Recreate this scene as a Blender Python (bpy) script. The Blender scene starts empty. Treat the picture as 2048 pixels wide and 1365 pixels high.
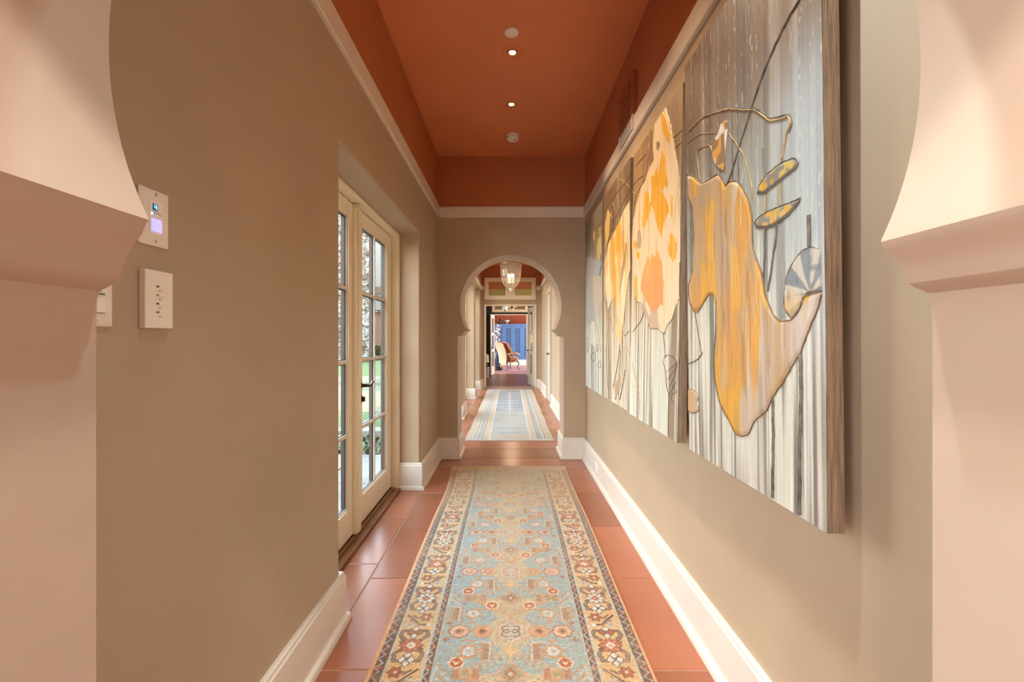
import bpy, bmesh, math, random
import numpy as np
from mathutils import Vector, Matrix

random.seed(7)
RNG = np.random.RandomState(11)
SC = bpy.context.scene
COL = SC.collection

# ------------------------------------------------------------------ camera
FPX, UC, VC, EYE = 890.0, 1020.0, 679.5, 1.22
cam_d = bpy.data.cameras.new('camera')
cam_d.sensor_width = 36.0
cam_d.lens = 36.0 * FPX / 2048.0
cam_d.shift_x = (1024 - UC) / 2048.0
cam_d.shift_y = -(682.5 - VC) / 2048.0
cam_d.clip_start = 0.01
cam_o = bpy.data.objects.new('camera', cam_d)
COL.objects.link(cam_o)
cam_o.location = (0, 0, EYE)
cam_o.rotation_euler = (math.pi / 2, 0, 0)
SC.camera = cam_o

# ------------------------------------------------------------------ exposure, sampling options
SC.view_settings.view_transform = 'Standard'
SC.view_settings.look = 'None'
SC.view_settings.gamma = 1.0
SC.view_settings.use_curve_mapping = False
SC.view_settings.exposure = 0.55
cy = SC.cycles
cy.use_denoising = True
try:
    cy.denoiser = 'OPENIMAGEDENOISE'
except Exception:
    pass
cy.max_bounces = 12
cy.diffuse_bounces = 7
cy.glossy_bounces = 4
cy.transmission_bounces = 8
cy.transparent_max_bounces = 24
cy.caustics_reflective = False
cy.caustics_refractive = False
cy.sample_clamp_indirect = 6.0

# ------------------------------------------------------------------ sky and sun
SKY_STRENGTH = 9.0
W = bpy.data.worlds.new('sky')
SC.world = W
W.use_nodes = True
nt = W.node_tree
nt.nodes.clear()
tc = nt.nodes.new('ShaderNodeTexCoord')
sp = nt.nodes.new('ShaderNodeSeparateXYZ')
nt.links.new(tc.outputs['Generated'], sp.inputs[0])
cr = nt.nodes.new('ShaderNodeValToRGB')
nt.links.new(sp.outputs['Z'], cr.inputs[0])
cr.color_ramp.elements[0].position = 0.0
cr.color_ramp.elements[0].color = (1.0, 0.98, 0.94, 1)
cr.color_ramp.elements[1].position = 0.7
cr.color_ramp.elements[1].color = (0.62, 0.80, 1.0, 1)
bg = nt.nodes.new('ShaderNodeBackground')
bg.inputs['Strength'].default_value = SKY_STRENGTH
nt.links.new(cr.outputs[0], bg.inputs[0])
wo = nt.nodes.new('ShaderNodeOutputWorld')
nt.links.new(bg.outputs[0], wo.inputs[0])

def add_light(name, kind, loc, energy, color, direction=None, **kw):
    d = bpy.data.lights.new(name, kind)
    d.energy = energy
    d.color = color
    for k, v in kw.items():
        setattr(d, k, v)
    o = bpy.data.objects.new(name, d)
    COL.objects.link(o)
    o.location = loc
    if direction is not None:
        o.rotation_euler = Vector(direction).to_track_quat('-Z', 'Y').to_euler()
    return o

add_light('sun', 'SUN', (6, -4, 12), 5.0, (1.0, 0.95, 0.86), (-0.36, -0.12, -0.93), angle=math.radians(1.0))

def portal(name, loc, direction, sx, sy):
    o = add_light(name, 'AREA', loc, 1.0, (1, 1, 1), direction, shape='RECTANGLE', size=sx, size_y=sy)
    o.data.cycles.is_portal = True
    return o

WARM = (1.0, 0.70, 0.40)

# ------------------------------------------------------------------ mesh helpers
class MB:
    """collects shapes in one bmesh, world coordinates"""
    def __init__(s):
        s.bm = bmesh.new()

    def box(s, x0, x1, y0, y1, z0, z1, mi=0):
        v = [s.bm.verts.new((x, y, z)) for z in (z0, z1) for y in (y0, y1) for x in (x0, x1)]
        for f in ((0, 2, 3, 1), (4, 5, 7, 6), (0, 1, 5, 4), (2, 6, 7, 3), (0, 4, 6, 2), (1, 3, 7, 5)):
            fc = s.bm.faces.new([v[i] for i in f])
            fc.material_index = mi
        return s

    def quadbox(s, p, up, mi=0):
        """extrude planar polygon p (list of Vector) along vector up"""
        a = [s.bm.verts.new(Vector(q)) for q in p]
        b = [s.bm.verts.new(Vector(q) + Vector(up)) for q in p]
        n = len(p)
        s.bm.faces.new(a[::-1]).material_index = mi
        s.bm.faces.new(b).material_index = mi
        for i in range(n):
            s.bm.faces.new((a[i], a[(i + 1) % n], b[(i + 1) % n], b[i])).material_index = mi
        return s

    def lathe(s, prof, c=(0, 0, 0), axis=(0, 0, 1), n=24, cap=True, mi=0):
        c = Vector(c)
        q = Vector(axis).normalized().to_track_quat('Z', 'Y')
        rings = []
        for r, h in prof:
            if r < 1e-6:
                rings.append([s.bm.verts.new(c + q @ Vector((0, 0, h)))])
            else:
                rings.append([s.bm.verts.new(c + q @ Vector((r * math.cos(2 * math.pi * i / n), r * math.sin(2 * math.pi * i / n), h))) for i in range(n)])
        for a, b in zip(rings, rings[1:]):
            for i in range(n):
                j = (i + 1) % n
                if len(a) == 1 and len(b) == 1:
                    continue
                if len(a) == 1:
                    f = (a[0], b[i], b[j])
                elif len(b) == 1:
                    f = (a[i], a[j], b[0])
                else:
                    f = (a[i], a[j], b[j], b[i])
                s.bm.faces.new(f).material_index = mi
        if cap:
            for r in (rings[0], rings[-1]):
                if len(r) > 2:
                    s.bm.faces.new(r).material_index = mi
        return s

    def tube(s, pts, r, n=8, mi=0, taper=None, flat=1.0):
        pts = [Vector(p) for p in pts]
        out = [pts[0]]
        for p in pts[1:]:
            if (p - out[-1]).length > 1e-5:
                out.append(p)
        pts = out
        if len(pts) < 2:
            return s
        up = Vector((0.13, 0.29, 0.95))
        prev = None
        rings = []
        for i, p in enumerate(pts):
            t = (pts[min(i + 1, len(pts) - 1)] - pts[max(i - 1, 0)]).normalized()
            if prev is None:
                u = up.cross(t)
                if u.length < 1e-3:
                    u = Vector((1, 0, 0)).cross(t)
                u.normalize()
            else:
                u = (prev - t * prev.dot(t)).normalized()
            prev = u
            w = t.cross(u)
            rr = r if taper is None else r * taper[min(i, len(taper) - 1)] if isinstance(taper, (list, tuple)) else r
            rings.append([s.bm.verts.new(p + u * (rr * math.cos(2 * math.pi * k / n)) + w * (rr * flat * math.sin(2 * math.pi * k / n))) for k in range(n)])
        for a, b in zip(rings, rings[1:]):
            for k in range(n):
                s.bm.faces.new((a[k], a[(k + 1) % n], b[(k + 1) % n], b[k])).material_index = mi
        s.bm.faces.new(rings[0][::-1]).material_index = mi
        s.bm.faces.new(rings[-1]).material_index = mi
        return s

    def ball(s, c, rx, ry=None, rz=None, n=12, m=8, mi=0):
        ry = rx if ry is None else ry
        rz = rx if rz is None else rz
        c = Vector(c)
        rows = []
        for j in range(m + 1):
            a = math.pi * j / m
            if j in (0, m):
                rows.append([s.bm.verts.new(c + Vector((0, 0, -rz * math.cos(a))))])
            else:
                rows.append([s.bm.verts.new(c + Vector((rx * math.sin(a) * math.cos(2 * math.pi * i / n), ry * math.sin(a) * math.sin(2 * math.pi * i / n), -rz * math.cos(a)))) for i in range(n)])
        for a, b in zip(rows, rows[1:]):
            for i in range(n):
                j = (i + 1) % n
                if len(a) == 1:
                    f = (a[0], b[j], b[i])
                elif len(b) == 1:
                    f = (a[i], a[j], b[0])
                else:
                    f = (a[i], a[j], b[j], b[i])
                s.bm.faces.new(f).material_index = mi
        return s

    def build(s, name, mats, parent=None, bevel=0, smooth=True, angle=35, loc=None):
        bmesh.ops.recalc_face_normals(s.bm, faces=s.bm.faces[:])
        off = Vector((0, 0, 0))
        q = parent
        while q is not None:
            off += q.location
            q = q.parent
        if loc is not None:
            off += Vector(loc)
        if off.length:
            bmesh.ops.translate(s.bm, verts=s.bm.verts[:], vec=-off)
        me = bpy.data.meshes.new(name)
        s.bm.to_mesh(me)
        s.bm.free()
        for m in (mats if isinstance(mats, (list, tuple)) else [mats]):
            me.materials.append(m)
        if smooth:
            me.polygons.foreach_set('use_smooth', [True] * len(me.polygons))
            me.set_sharp_from_angle(angle=math.radians(angle))
        o = bpy.data.objects.new(name, me)
        COL.objects.link(o)
        if parent is not None:
            o.parent = parent
        if loc is not None:
            o.location = loc
        if bevel:
            b = o.modifiers.new('edge', 'BEVEL')
            b.width = bevel
            b.segments = 2
            b.limit_method = 'ANGLE'
            b.angle_limit = math.radians(40)
            b.harden_normals = False
        return o

def thing(name, label, cat, loc=(0, 0, 0), group=None, kind=None, rz=0.0):
    o = bpy.data.objects.new(name, None)
    o.empty_display_size = 0.05
    COL.objects.link(o)
    o.location = loc
    o.rotation_euler = (0, 0, rz)
    return tag(o, label, cat, group, kind)

def tag(o, label=None, cat=None, group=None, kind=None):
    if label: o['label'] = label
    if cat: o['category'] = cat
    if group: o['group'] = group
    if kind: o['kind'] = kind
    return o

def struct(name, mb, mats, label=None, cat=None, **kw):
    return tag(mb.build(name, mats, **kw), label, cat, kind='structure')

def copy_tree(o, parent=None):
    c = o.copy()
    COL.objects.link(c)
    if parent is not None:
        c.parent = parent
    for ch in [k for k in bpy.data.objects if k.parent == o]:
        copy_tree(ch, c)
    return c

# ------------------------------------------------------------------ materials
def lin(c):
    c = np.asarray(c, dtype=float) / 255.0
    return np.where(c <= 0.04045, c / 12.92, ((c + 0.055) / 1.055) ** 2.4)

def nodes_of(name):
    m = bpy.data.materials.new(name)
    m.use_nodes = True
    n = m.node_tree
    b = n.nodes['Principled BSDF']
    return m, n, b

def mat(name, color, rough=0.5, metal=0.0, var=0.0, scale=8.0, bump=0.0, bscale=60.0, spec=0.5, emit=None, estr=0.0, stretch=None, coat=0.0, sheen=0.0):
    m, n, b = nodes_of(name)
    c = tuple(color) + (1.0,)
    b.inputs['Base Color'].default_value = c
    b.inputs['Roughness'].default_value = rough
    b.inputs['Metallic'].default_value = metal
    b.inputs['Specular IOR Level'].default_value = spec
    b.inputs['Coat Weight'].default_value = coat
    b.inputs['Sheen Weight'].default_value = sheen
    if var or bump:
        tcn = n.nodes.new('ShaderNodeTexCoord')
        mp = n.nodes.new('ShaderNodeMapping')
        n.links.new(tcn.outputs['Object'], mp.inputs[0])
        if stretch: mp.inputs['Scale'].default_value = stretch
        if var:
            nz = n.nodes.new('ShaderNodeTexNoise')
            nz.inputs['Scale'].default_value = scale
            nz.inputs['Detail'].default_value = 5
            n.links.new(mp.outputs[0], nz.inputs[0])
            mr = n.nodes.new('ShaderNodeMapRange')
            mr.inputs['From Min'].default_value = 0.3
            mr.inputs['From Max'].default_value = 0.7
            mr.inputs['To Min'].default_value = 1 - var
            mr.inputs['To Max'].default_value = 1 + var
            n.links.new(nz.outputs[0], mr.inputs[0])
            mx = n.nodes.new('ShaderNodeMix')
            mx.data_type = 'RGBA'
            mx.blend_type = 'MULTIPLY'
            mx.inputs[0].default_value = 1.0
            mx.inputs[6].default_value = c
            n.links.new(mr.outputs[0], mx.inputs[7])
            n.links.new(mx.outputs[2], b.inputs['Base Color'])
        if bump:
            nb = n.nodes.new('ShaderNodeTexNoise')
            nb.inputs['Scale'].default_value = bscale
            nb.inputs['Detail'].default_value = 4
            n.links.new(mp.outputs[0], nb.inputs[0])
            bp = n.nodes.new('ShaderNodeBump')
            bp.inputs['Strength'].default_value = bump
            bp.inputs['Distance'].default_value = 0.01
            n.links.new(nb.outputs[0], bp.inputs['Height'])
            n.links.new(bp.outputs[0], b.inputs['Normal'])
    if emit is not None:
        b.inputs['Emission Color'].default_value = tuple(emit) + (1.0,)
        b.inputs['Emission Strength'].default_value = estr
    return m

def wall_paint(name, bands, rough=0.55):
    """paint that changes colour at given heights: bands = [(z_from, colour), ...]"""
    m, n, b = nodes_of(name)
    b.inputs['Roughness'].default_value = rough
    b.inputs['Specular IOR Level'].default_value = 0.3
    g = n.nodes.new('ShaderNodeNewGeometry')
    s = n.nodes.new('ShaderNodeSeparateXYZ')
    n.links.new(g.outputs['Position'], s.inputs[0])
    prev = None
    for z, c in bands:
        if prev is None:
            rgb = n.nodes.new('ShaderNodeRGB')
            rgb.outputs[0].default_value = tuple(c) + (1,)
            prev = rgb.outputs[0]
            continue
        gt = n.nodes.new('ShaderNodeMath')
        gt.operation = 'GREATER_THAN'
        gt.inputs[1].default_value = z
        n.links.new(s.outputs['Z'], gt.inputs[0])
        mx = n.nodes.new('ShaderNodeMix')
        mx.data_type = 'RGBA'
        n.links.new(gt.outputs[0], mx.inputs[0])
        n.links.new(prev, mx.inputs[6])
        mx.inputs[7].default_value = tuple(c) + (1,)
        prev = mx.outputs[2]
    nz = n.nodes.new('ShaderNodeTexNoise')
    nz.inputs['Scale'].default_value = 2.2
    nz.inputs['Detail'].default_value = 6
    n.links.new(g.outputs['Position'], nz.inputs[0])
    mr = n.nodes.new('ShaderNodeMapRange')
    mr.inputs['From Min'].default_value = 0.3
    mr.inputs['From Max'].default_value = 0.7
    mr.inputs['To Min'].default_value = 0.95
    mr.inputs['To Max'].default_value = 1.05
    n.links.new(nz.outputs[0], mr.inputs[0])
    mm = n.nodes.new('ShaderNodeMix')
    mm.data_type = 'RGBA'
    mm.blend_type = 'MULTIPLY'
    mm.inputs[0].default_value = 1
    n.links.new(prev, mm.inputs[6])
    n.links.new(mr.outputs[0], mm.inputs[7])
    n.links.new(mm.outputs[2], b.inputs['Base Color'])
    nb = n.nodes.new('ShaderNodeTexNoise')
    nb.inputs['Scale'].default_value = 14
    nb.inputs['Detail'].default_value = 7
    n.links.new(g.outputs['Position'], nb.inputs[0])
    bp = n.nodes.new('ShaderNodeBump')
    bp.inputs['Strength'].default_value = 0.10
    bp.inputs['Distance'].default_value = 0.012
    n.links.new(nb.outputs[0], bp.inputs['Height'])
    n.links.new(bp.outputs[0], b.inputs['Normal'])
    return m

def glass_mat(name, tint=(1, 1, 1), refl=0.10):
    m = bpy.data.materials.new(name)
    m.use_nodes = True
    n = m.node_tree
    n.nodes.clear()
    o = n.nodes.new('ShaderNodeOutputMaterial')
    t = n.nodes.new('ShaderNodeBsdfTransparent')
    t.inputs[0].default_value = tuple(tint) + (1,)
    g = n.nodes.new('ShaderNodeBsdfGlossy')
    g.inputs['Roughness'].default_value = 0.02
    lw = n.nodes.new('ShaderNodeLayerWeight')
    lw.inputs[0].default_value = refl
    mx = n.nodes.new('ShaderNodeMixShader')
    ge = n.nodes.new('ShaderNodeNewGeometry')            # reflect on the outer side of each face only
    iv = n.nodes.new('ShaderNodeMath'); iv.operation = 'SUBTRACT'; iv.inputs[0].default_value = 1.0
    n.links.new(ge.outputs['Backfacing'], iv.inputs[1])
    ml = n.nodes.new('ShaderNodeMath'); ml.operation = 'MULTIPLY'
    n.links.new(lw.outputs['Fresnel'], ml.inputs[0]); n.links.new(iv.outputs[0], ml.inputs[1])
    n.links.new(ml.outputs[0], mx.inputs[0])
    n.links.new(t.outputs[0], mx.inputs[1])
    n.links.new(g.outputs[0], mx.inputs[2])
    n.links.new(mx.outputs[0], o.inputs[0])
    return m

def attr_mat(name, rough=0.9, sheen=0.0, bump=0.0, bscale=300.0, spec=0.2):
    m, n, b = nodes_of(name)
    a = n.nodes.new('ShaderNodeAttribute')
    a.attribute_name = 'dye'
    n.links.new(a.outputs['Color'], b.inputs['Base Color'])
    b.inputs['Roughness'].default_value = rough
    b.inputs['Sheen Weight'].default_value = sheen
    b.inputs['Specular IOR Level'].default_value = spec
    if bump:
        tcn = n.nodes.new('ShaderNodeTexCoord')
        nb = n.nodes.new('ShaderNodeTexNoise')
        nb.inputs['Scale'].default_value = bscale
        nb.inputs['Detail'].default_value = 3
        n.links.new(tcn.outputs['Object'], nb.inputs[0])
        bp = n.nodes.new('ShaderNodeBump')
        bp.inputs['Strength'].default_value = bump
        bp.inputs['Distance'].default_value = 0.004
        n.links.new(nb.outputs[0], bp.inputs['Height'])
        n.links.new(bp.outputs[0], b.inputs['Normal'])
    return m

TAN = (0.455, 0.348, 0.24)
TERRA = (0.46, 0.155, 0.062)
M = {}
M['wall'] = wall_paint('tan_and_terracotta_paint', [(0, TAN), (2.53, TERRA)])
M['intrados'] = wall_paint('pale_peach_plaster', [(0, (0.50, 0.385, 0.295))], 0.5)
M['ceil'] = wall_paint('terracotta_ceiling_paint', [(0, (0.70, 0.25, 0.115))], 0.5)
M['cream_ceil'] = wall_paint('cream_ceiling_paint', [(0, (0.75, 0.73, 0.70))], 0.6)
M['white'] = mat('white_trim_paint', (0.74, 0.69, 0.61), 0.35, var=0.03, scale=3, bump=0.03, bscale=20)
M['cream'] = mat('cream_door_paint', (0.86, 0.78, 0.61), 0.35, var=0.03, scale=4, bump=0.03, bscale=30)
M['plate'] = mat('ivory_plastic', (0.86, 0.79, 0.69), 0.3)
M['pure'] = mat('white_plastic', (0.90, 0.88, 0.85), 0.35)
M['dark'] = mat('dark_metal', (0.03, 0.026, 0.022), 0.4, 0.8)
M['screw'] = mat('steel', (0.5, 0.48, 0.44), 0.3, 1.0)
M['black'] = mat('black_gap', (0.012, 0.010, 0.009), 0.6)
M['bronze'] = mat('dark_bronze', (0.10, 0.065, 0.035), 0.35, 0.9)
M['brass'] = mat('aged_brass', (0.42, 0.30, 0.17), 0.28, 1.0, var=0.2, scale=40)
M['sill'] = mat('oiled_wood_sill', (0.25, 0.11, 0.046), 0.35, var=0.35, scale=6, stretch=(18, 1.2, 18), bump=0.1, bscale=20)
M['clad'] = mat('dark_brown_cladding', (0.055, 0.038, 0.028), 0.45)
M['glass'] = glass_mat('window_glass', (0.97, 0.985, 0.97), 0.12)
M['grout'] = mat('grout', (0.40, 0.25, 0.16), 0.9, var=0.1, scale=20)
M['wood'] = mat('stretcher_wood', (0.26, 0.17, 0.105), 0.7, var=0.35, scale=5, stretch=(30, 30, 2), bump=0.25, bscale=12)
M['slate'] = mat('dark_slate_paint', (0.020, 0.026, 0.030), 0.5, var=0.05)

def tile_mat(name, base, rough):
    m, n, b = nodes_of(name)
    g = n.nodes.new('ShaderNodeNewGeometry')
    mr = n.nodes.new('ShaderNodeMapRange')
    mr.inputs['To Min'].default_value = 0.82
    mr.inputs['To Max'].default_value = 1.16
    n.links.new(g.outputs['Random Per Island'], mr.inputs[0])
    nz = n.nodes.new('ShaderNodeTexNoise')
    nz.inputs['Scale'].default_value = 3.0
    nz.inputs['Detail'].default_value = 3
    nz.inputs['Roughness'].default_value = 0.5
    n.links.new(g.outputs['Position'], nz.inputs[0])
    m2 = n.nodes.new('ShaderNodeMapRange')
    m2.inputs['From Min'].default_value = 0.1
    m2.inputs['From Max'].default_value = 0.9
    m2.inputs['To Min'].default_value = 0.90
    m2.inputs['To Max'].default_value = 1.10
    n.links.new(nz.outputs[0], m2.inputs[0])
    mu = n.nodes.new('ShaderNodeMath')
    mu.operation = 'MULTIPLY'
    n.links.new(mr.outputs[0], mu.inputs[0])
    n.links.new(m2.outputs[0], mu.inputs[1])
    mx = n.nodes.new('ShaderNodeMix')
    mx.data_type = 'RGBA'
    mx.blend_type = 'MULTIPLY'
    mx.inputs[0].default_value = 1
    mx.inputs[6].default_value = tuple(base) + (1,)
    n.links.new(mu.outputs[0], mx.inputs[7])
    n.links.new(mx.outputs[2], b.inputs['Base Color'])
    b.inputs['Roughness'].default_value = rough
    b.inputs['Specular IOR Level'].default_value = 0.5
    return m

M['tile'] = tile_mat('saltillo_tile', (0.36, 0.128, 0.068), 0.26)
M['wfloor'] = mat('dark_wood_floor', (0.13, 0.052, 0.035), 0.35, var=0.4, scale=5, stretch=(1.0, 14, 1), bump=0.05, bscale=20)

# ------------------------------------------------------------------ floors
XL, XR = -0.735, 0.77          # wall faces of the hall
XF = -0.898                    # depth of the door recesses
END0, END1 = 4.57, 4.95        # arch wall at the end of the first hall
FAR0, FAR1 = 11.30, 11.45      # wall with the double door
CEIL = 3.10

def tile(mb, x0, x1, y0, y1, top=0.0, g=0.0028, bev=0.003):
    if x1 - x0 < 0.02 or y1 - y0 < 0.02:
        return
    x0 += g; x1 -= g; y0 += g; y1 -= g
    a = [mb.bm.verts.new(p) for p in ((x0, y0, top - 0.012), (x1, y0, top - 0.012), (x1, y1, top - 0.012), (x0, y1, top - 0.012))]
    c = [mb.bm.verts.new(p) for p in ((x0, y0, top - bev), (x1, y0, top - bev), (x1, y1, top - bev), (x0, y1, top - bev))]
    d = [mb.bm.verts.new(p) for p in ((x0 + bev, y0 + bev, top), (x1 - bev, y0 + bev, top), (x1 - bev, y1 - bev, top), (x0 + bev, y1 - bev, top))]
    for A, B in ((a, c), (c, d)):
        for i in range(4):
            mb.bm.faces.new((A[i], A[(i + 1) % 4], B[(i + 1) % 4], B[i]))
    mb.bm.faces.new(d)

mb = MB()
mb.box(-2.2, 2.2, -3.2, 0.57, -0.06, -0.003, 1)
mb.box(-1.08, XR + 0.15, 0.57, FAR1, -0.06, -0.003, 1)
rows = [0.57, 1.012, 1.642, 2.270, 2.900, 3.530, 4.185, END0]
for a, b in zip(rows, rows[1:]):
    for x0, x1 in ((-0.713, -0.10), (-0.10, 0.50), (0.50, 0.92)):
        tile(mb, x0, x1, a, b)
off = [0.57, 1.16, 1.788, 2.417, 3.046, 3.66, 4.2, END0]
for a, b in zip(off, off[1:]):
    tile(mb, -1.08, -0.713, a, b)
xs = [-1.08, -0.92, -0.30, 0.33, 0.92]
for a, b in zip(xs, xs[1:]):
    tile(mb, a, b, END0, END1)
y, k = END1, 0
while y < FAR1 - 0.01:
    y2 = min(y + 0.36, FAR1)
    x = -1.08 - (0.0 if k % 2 else 0.24)
    while x < 0.92:
        tile(mb, max(x, -1.08), min(x + 0.48, 0.92), y, y2)
        x += 0.48
    y = y2; k += 1
for i in range(7):
    for j in range(6):
        tile(mb, -2.2 + i * 0.63, min(-2.2 + (i + 1) * 0.63, 2.2), -3.2 + j * 0.63, min(-3.2 + (j + 1) * 0.63, 0.57))
struct('floor', mb, [M['tile'], M['grout']], 'terracotta tile floor running through the hall and beyond the arch', 'floor', smooth=False)

mb = MB()
mb.box(-2.6, 2.6, FAR1, 15.62, -0.06, -0.004)
y = FAR1
while y < 15.6:
    mb.box(-2.6, 2.6, y + 0.002, min(y + 0.17, 15.62) - 0.002, -0.01, 0.0)
    y += 0.17
struct('floor_entry', mb, M['wfloor'], 'dark red-brown plank floor of the room behind the double doors', 'floor', smooth=False)
mb = MB()
mb.box(-2.6, 2.6, 15.62, 21.8, -0.06, 0.0)
struct('floor_study', mb, mat('rose_terracotta_floor', (0.42, 0.20, 0.165), 0.35, var=0.15, scale=5), 'pinkish terracotta floor of the farthest room', 'floor', smooth=False)

# ------------------------------------------------------------------ ceilings
mb = MB(); mb.box(-1.15, XR + 0.2, 0.57, FAR1, CEIL, CEIL + 0.2)
struct('ceiling', mb, M['ceil'], 'terracotta painted flat ceiling of the hall', 'ceiling', smooth=False)
mb = MB(); mb.box(-2.4, 2.4, -3.4, 0.57, CEIL, CEIL + 0.2)
struct('ceiling_near', mb, M['cream_ceil'], 'cream ceiling of the room on the near side of the archway', 'ceiling', smooth=False)
mb = MB(); mb.box(-2.8, 2.8, FAR1, 22.0, 3.4, 3.6)
struct('ceiling_far', mb, M['ceil'], 'terracotta ceiling of the rooms behind the double doors', 'ceiling', smooth=False)

# ------------------------------------------------------------------ arched walls
def arch_side(j, zb, tx, tz, r, zc):
    """right-hand side of the opening from the floor to the crown: (x, z), x > 0"""
    p = [(j, 0.0), (j, zb - 0.05), (j - 0.001, zb - 0.014), (j - 0.005, zb - 0.003), (j - 0.010 * (j - tx) / 0.063, zb)]
    w, h = j - tx, tz - zb
    K = [(0.66, 0.07), (0.54, 0.15), (0.505, 0.23), (0.48, 0.31), (0.44, 0.40), (0.39, 0.49), (0.31, 0.59), (0.20, 0.71), (0.09, 0.82)]
    p += [(tx + a * w, zb + b * h) for a, b in K]
    p += [(tx + 0.0015, tz - 0.006), (tx, tz - 0.001)]
    a0 = math.asin(max(-1, (tz + 0.003 - zc) / r))
    n = 40
    for i in range(n + 1):
        a = a0 + (math.pi / 2 - a0) * i / n
        p.append((r * math.cos(a), zc + r * math.sin(a)))
    return p

def arch_wall(name, label, y0, y1, xa, xb, top, left, right, cx=0.0):
    L = [(cx - x, z) for x, z in left]
    R = [(cx + x, z) for x, z in right]
    inner = L + R[::-1][1:]
    outl = [(xa, 0.0)] + inner + [(xb, 0.0), (xb, top), (xa, top)]
    mb = MB()
    a = [mb.bm.verts.new((x, y0, z)) for x, z in outl]
    b = [mb.bm.verts.new((x, y1, z)) for x, z in outl]
    n = len(outl)
    mb.bm.faces.new(a)
    mb.bm.faces.new(b[::-1])
    for i in range(n):
        f = mb.bm.faces.new((a[i], b[i], b[(i + 1) % n], a[(i + 1) % n]))
        if 1 <= i < len(inner):
            f.material_index = 1
    o = struct(name, mb, [M['wall'], M['intrados']], label, 'wall', angle=32)
    return o

NEAR0, NEAR1 = 0.19, 0.57
arch_wall('wall_near_arch', 'peach plaster horseshoe archway framing both sides of the view', NEAR0, NEAR1, -2.3, 2.3, CEIL,
          arch_side(0.530, 1.285, 0.466, 1.370, 0.514, 1.598), arch_side(0.541, 1.282, 0.475, 1.346, 0.526, 1.572))
arch_wall('wall_end_arch', 'brown wall with the small horseshoe arch at the end of the hall', END0, END1, XL - 0.02, XR + 0.02, CEIL,
          arch_side(0.545, 1.258, 0.446, 1.330, 0.520, 1.569), arch_side(0.544, 1.256, 0.444, 1.325, 0.520, 1.569), cx=0.008)

# ------------------------------------------------------------------ long walls
def notched(name, label, xa, xb, y0, y1, top, gaps):
    """wall parallel to the hall, gaps = [(ya, yb, head)] cut from the floor up"""
    o = [(y0, 0.0)]
    for a, b, h in gaps:
        o += [(a, 0.0), (a, h), (b, h), (b, 0.0)]
    o += [(y1, 0.0), (y1, top), (y0, top)]
    mb = MB()
    mb.quadbox([(xa, y, z) for y, z in o], (xb - xa, 0, 0))
    return struct(name, mb, M['wall'], label, 'wall', bevel=0.012)

DOORS = [(1.918, 3.634, 2.08), (5.20, 6.80, 2.45), (7.35, 9.12, 2.45), (9.40, 10.80, 2.45)]
notched('wall_left', 'tan left wall with a deep french door recess', XL, -1.03, NEAR1, FAR0, CEIL, DOORS)
mb = MB(); mb.box(XR, XR + 0.15, NEAR1, FAR0, 0, CEIL)
struct('wall_right', mb, M['wall'], 'tan right wall carrying the painted panels', 'wall')

# far wall with the double door and transom opening
DX0, DX1, DH = -0.635, 0.648, 2.09
TX0, TX1, TZ0, TZ1 = -0.60, 0.615, 2.27, 2.75
mb = MB()
mb.box(-2.7, DX0, FAR0, FAR1, 0, 3.4)
mb.box(DX1, 2.7, FAR0, FAR1, 0, 3.4)
mb.box(DX0, DX1, FAR0, FAR1, DH, TZ0)
mb.box(DX0, DX1, FAR0, FAR1, TZ1, 3.4)
mb.box(DX0, TX0, FAR0, FAR1, TZ0, TZ1)
mb.box(TX1, DX1, FAR0, FAR1, TZ0, TZ1)
struct('wall_far', mb, M['wall'], 'ochre wall around the cream double door at the end of the second hall', 'wall', smooth=False)

# room on the camera side
mb = MB()
mb.box(-2.4, -2.2, -3.2, -2.2, 0, CEIL)
mb.box(-2.4, -2.2, -0.9, 0.3, 0, CEIL)
mb.box(-2.4, -2.2, -2.2, -0.9, 0, 0.9)
mb.box(-2.4, -2.2, -2.2, -0.9, 2.5, CEIL)
mb.box(2.2, 2.4, -3.2, 0.3, 0, CEIL)
mb.box(-2.4, -2.0, -3.4, -3.2, 0, CEIL)
mb.box(-0.2, 2.4, -3.4, -3.2, 0, CEIL)
mb.box(-2.0, -0.2, -3.4, -3.2, 0, 0.3)
mb.box(-2.0, -0.2, -3.4, -3.2, 2.6, CEIL)
struct('wall_back', mb, M['cream_ceil'], 'walls of the room on the near side of the archway', 'wall', smooth=False)

# rooms behind the far door
M['entry'] = wall_paint('slate_and_ochre_bands', [(0, (0.020, 0.027, 0.030)), (2.62, (0.34, 0.29, 0.10)), (2.98, (0.36, 0.115, 0.04))])  # slate below, ochre and orange bands higher up
S0, S1 = 15.60, 15.75
SX0, SX1, SH = -0.60, 0.66, 2.08
mb = MB()
mb.box(-2.7, SX0, S0, S1, 0, 3.4)
mb.box(SX1, 2.7, S0, S1, 0, 3.4)
mb.box(SX0, SX1, S0, S1, SH, 3.4)
struct('wall_entry', mb, M['entry'], 'dark slate wall around the second doorway', 'wall', smooth=False)
mb = MB()
mb.box(-2.8, -2.6, FAR1, S0, 0, 3.4)
mb.box(2.6, 2.8, FAR1, 12.6, 0, 3.4)
mb.box(2.6, 2.8, 14.2, S0, 0, 3.4)
mb.box(2.6, 2.8, 12.6, 14.2, 0, 0.5)
mb.box(2.6, 2.8, 12.6, 14.2, 2.3, 3.4)
struct('wall_entry_side', mb, M['entry'], 'dark slate side walls of the room behind the double door', 'wall', smooth=False)
M['brick'] = wall_paint('red_terracotta_paint', [(0, (0.30, 0.075, 0.040))])
mb = MB()
mb.box(-2.8, 2.8, 21.65, 21.85, 0, 3.4)
mb.box(-2.8, -2.6, S1, 15.9, 0, 3.4)
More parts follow.
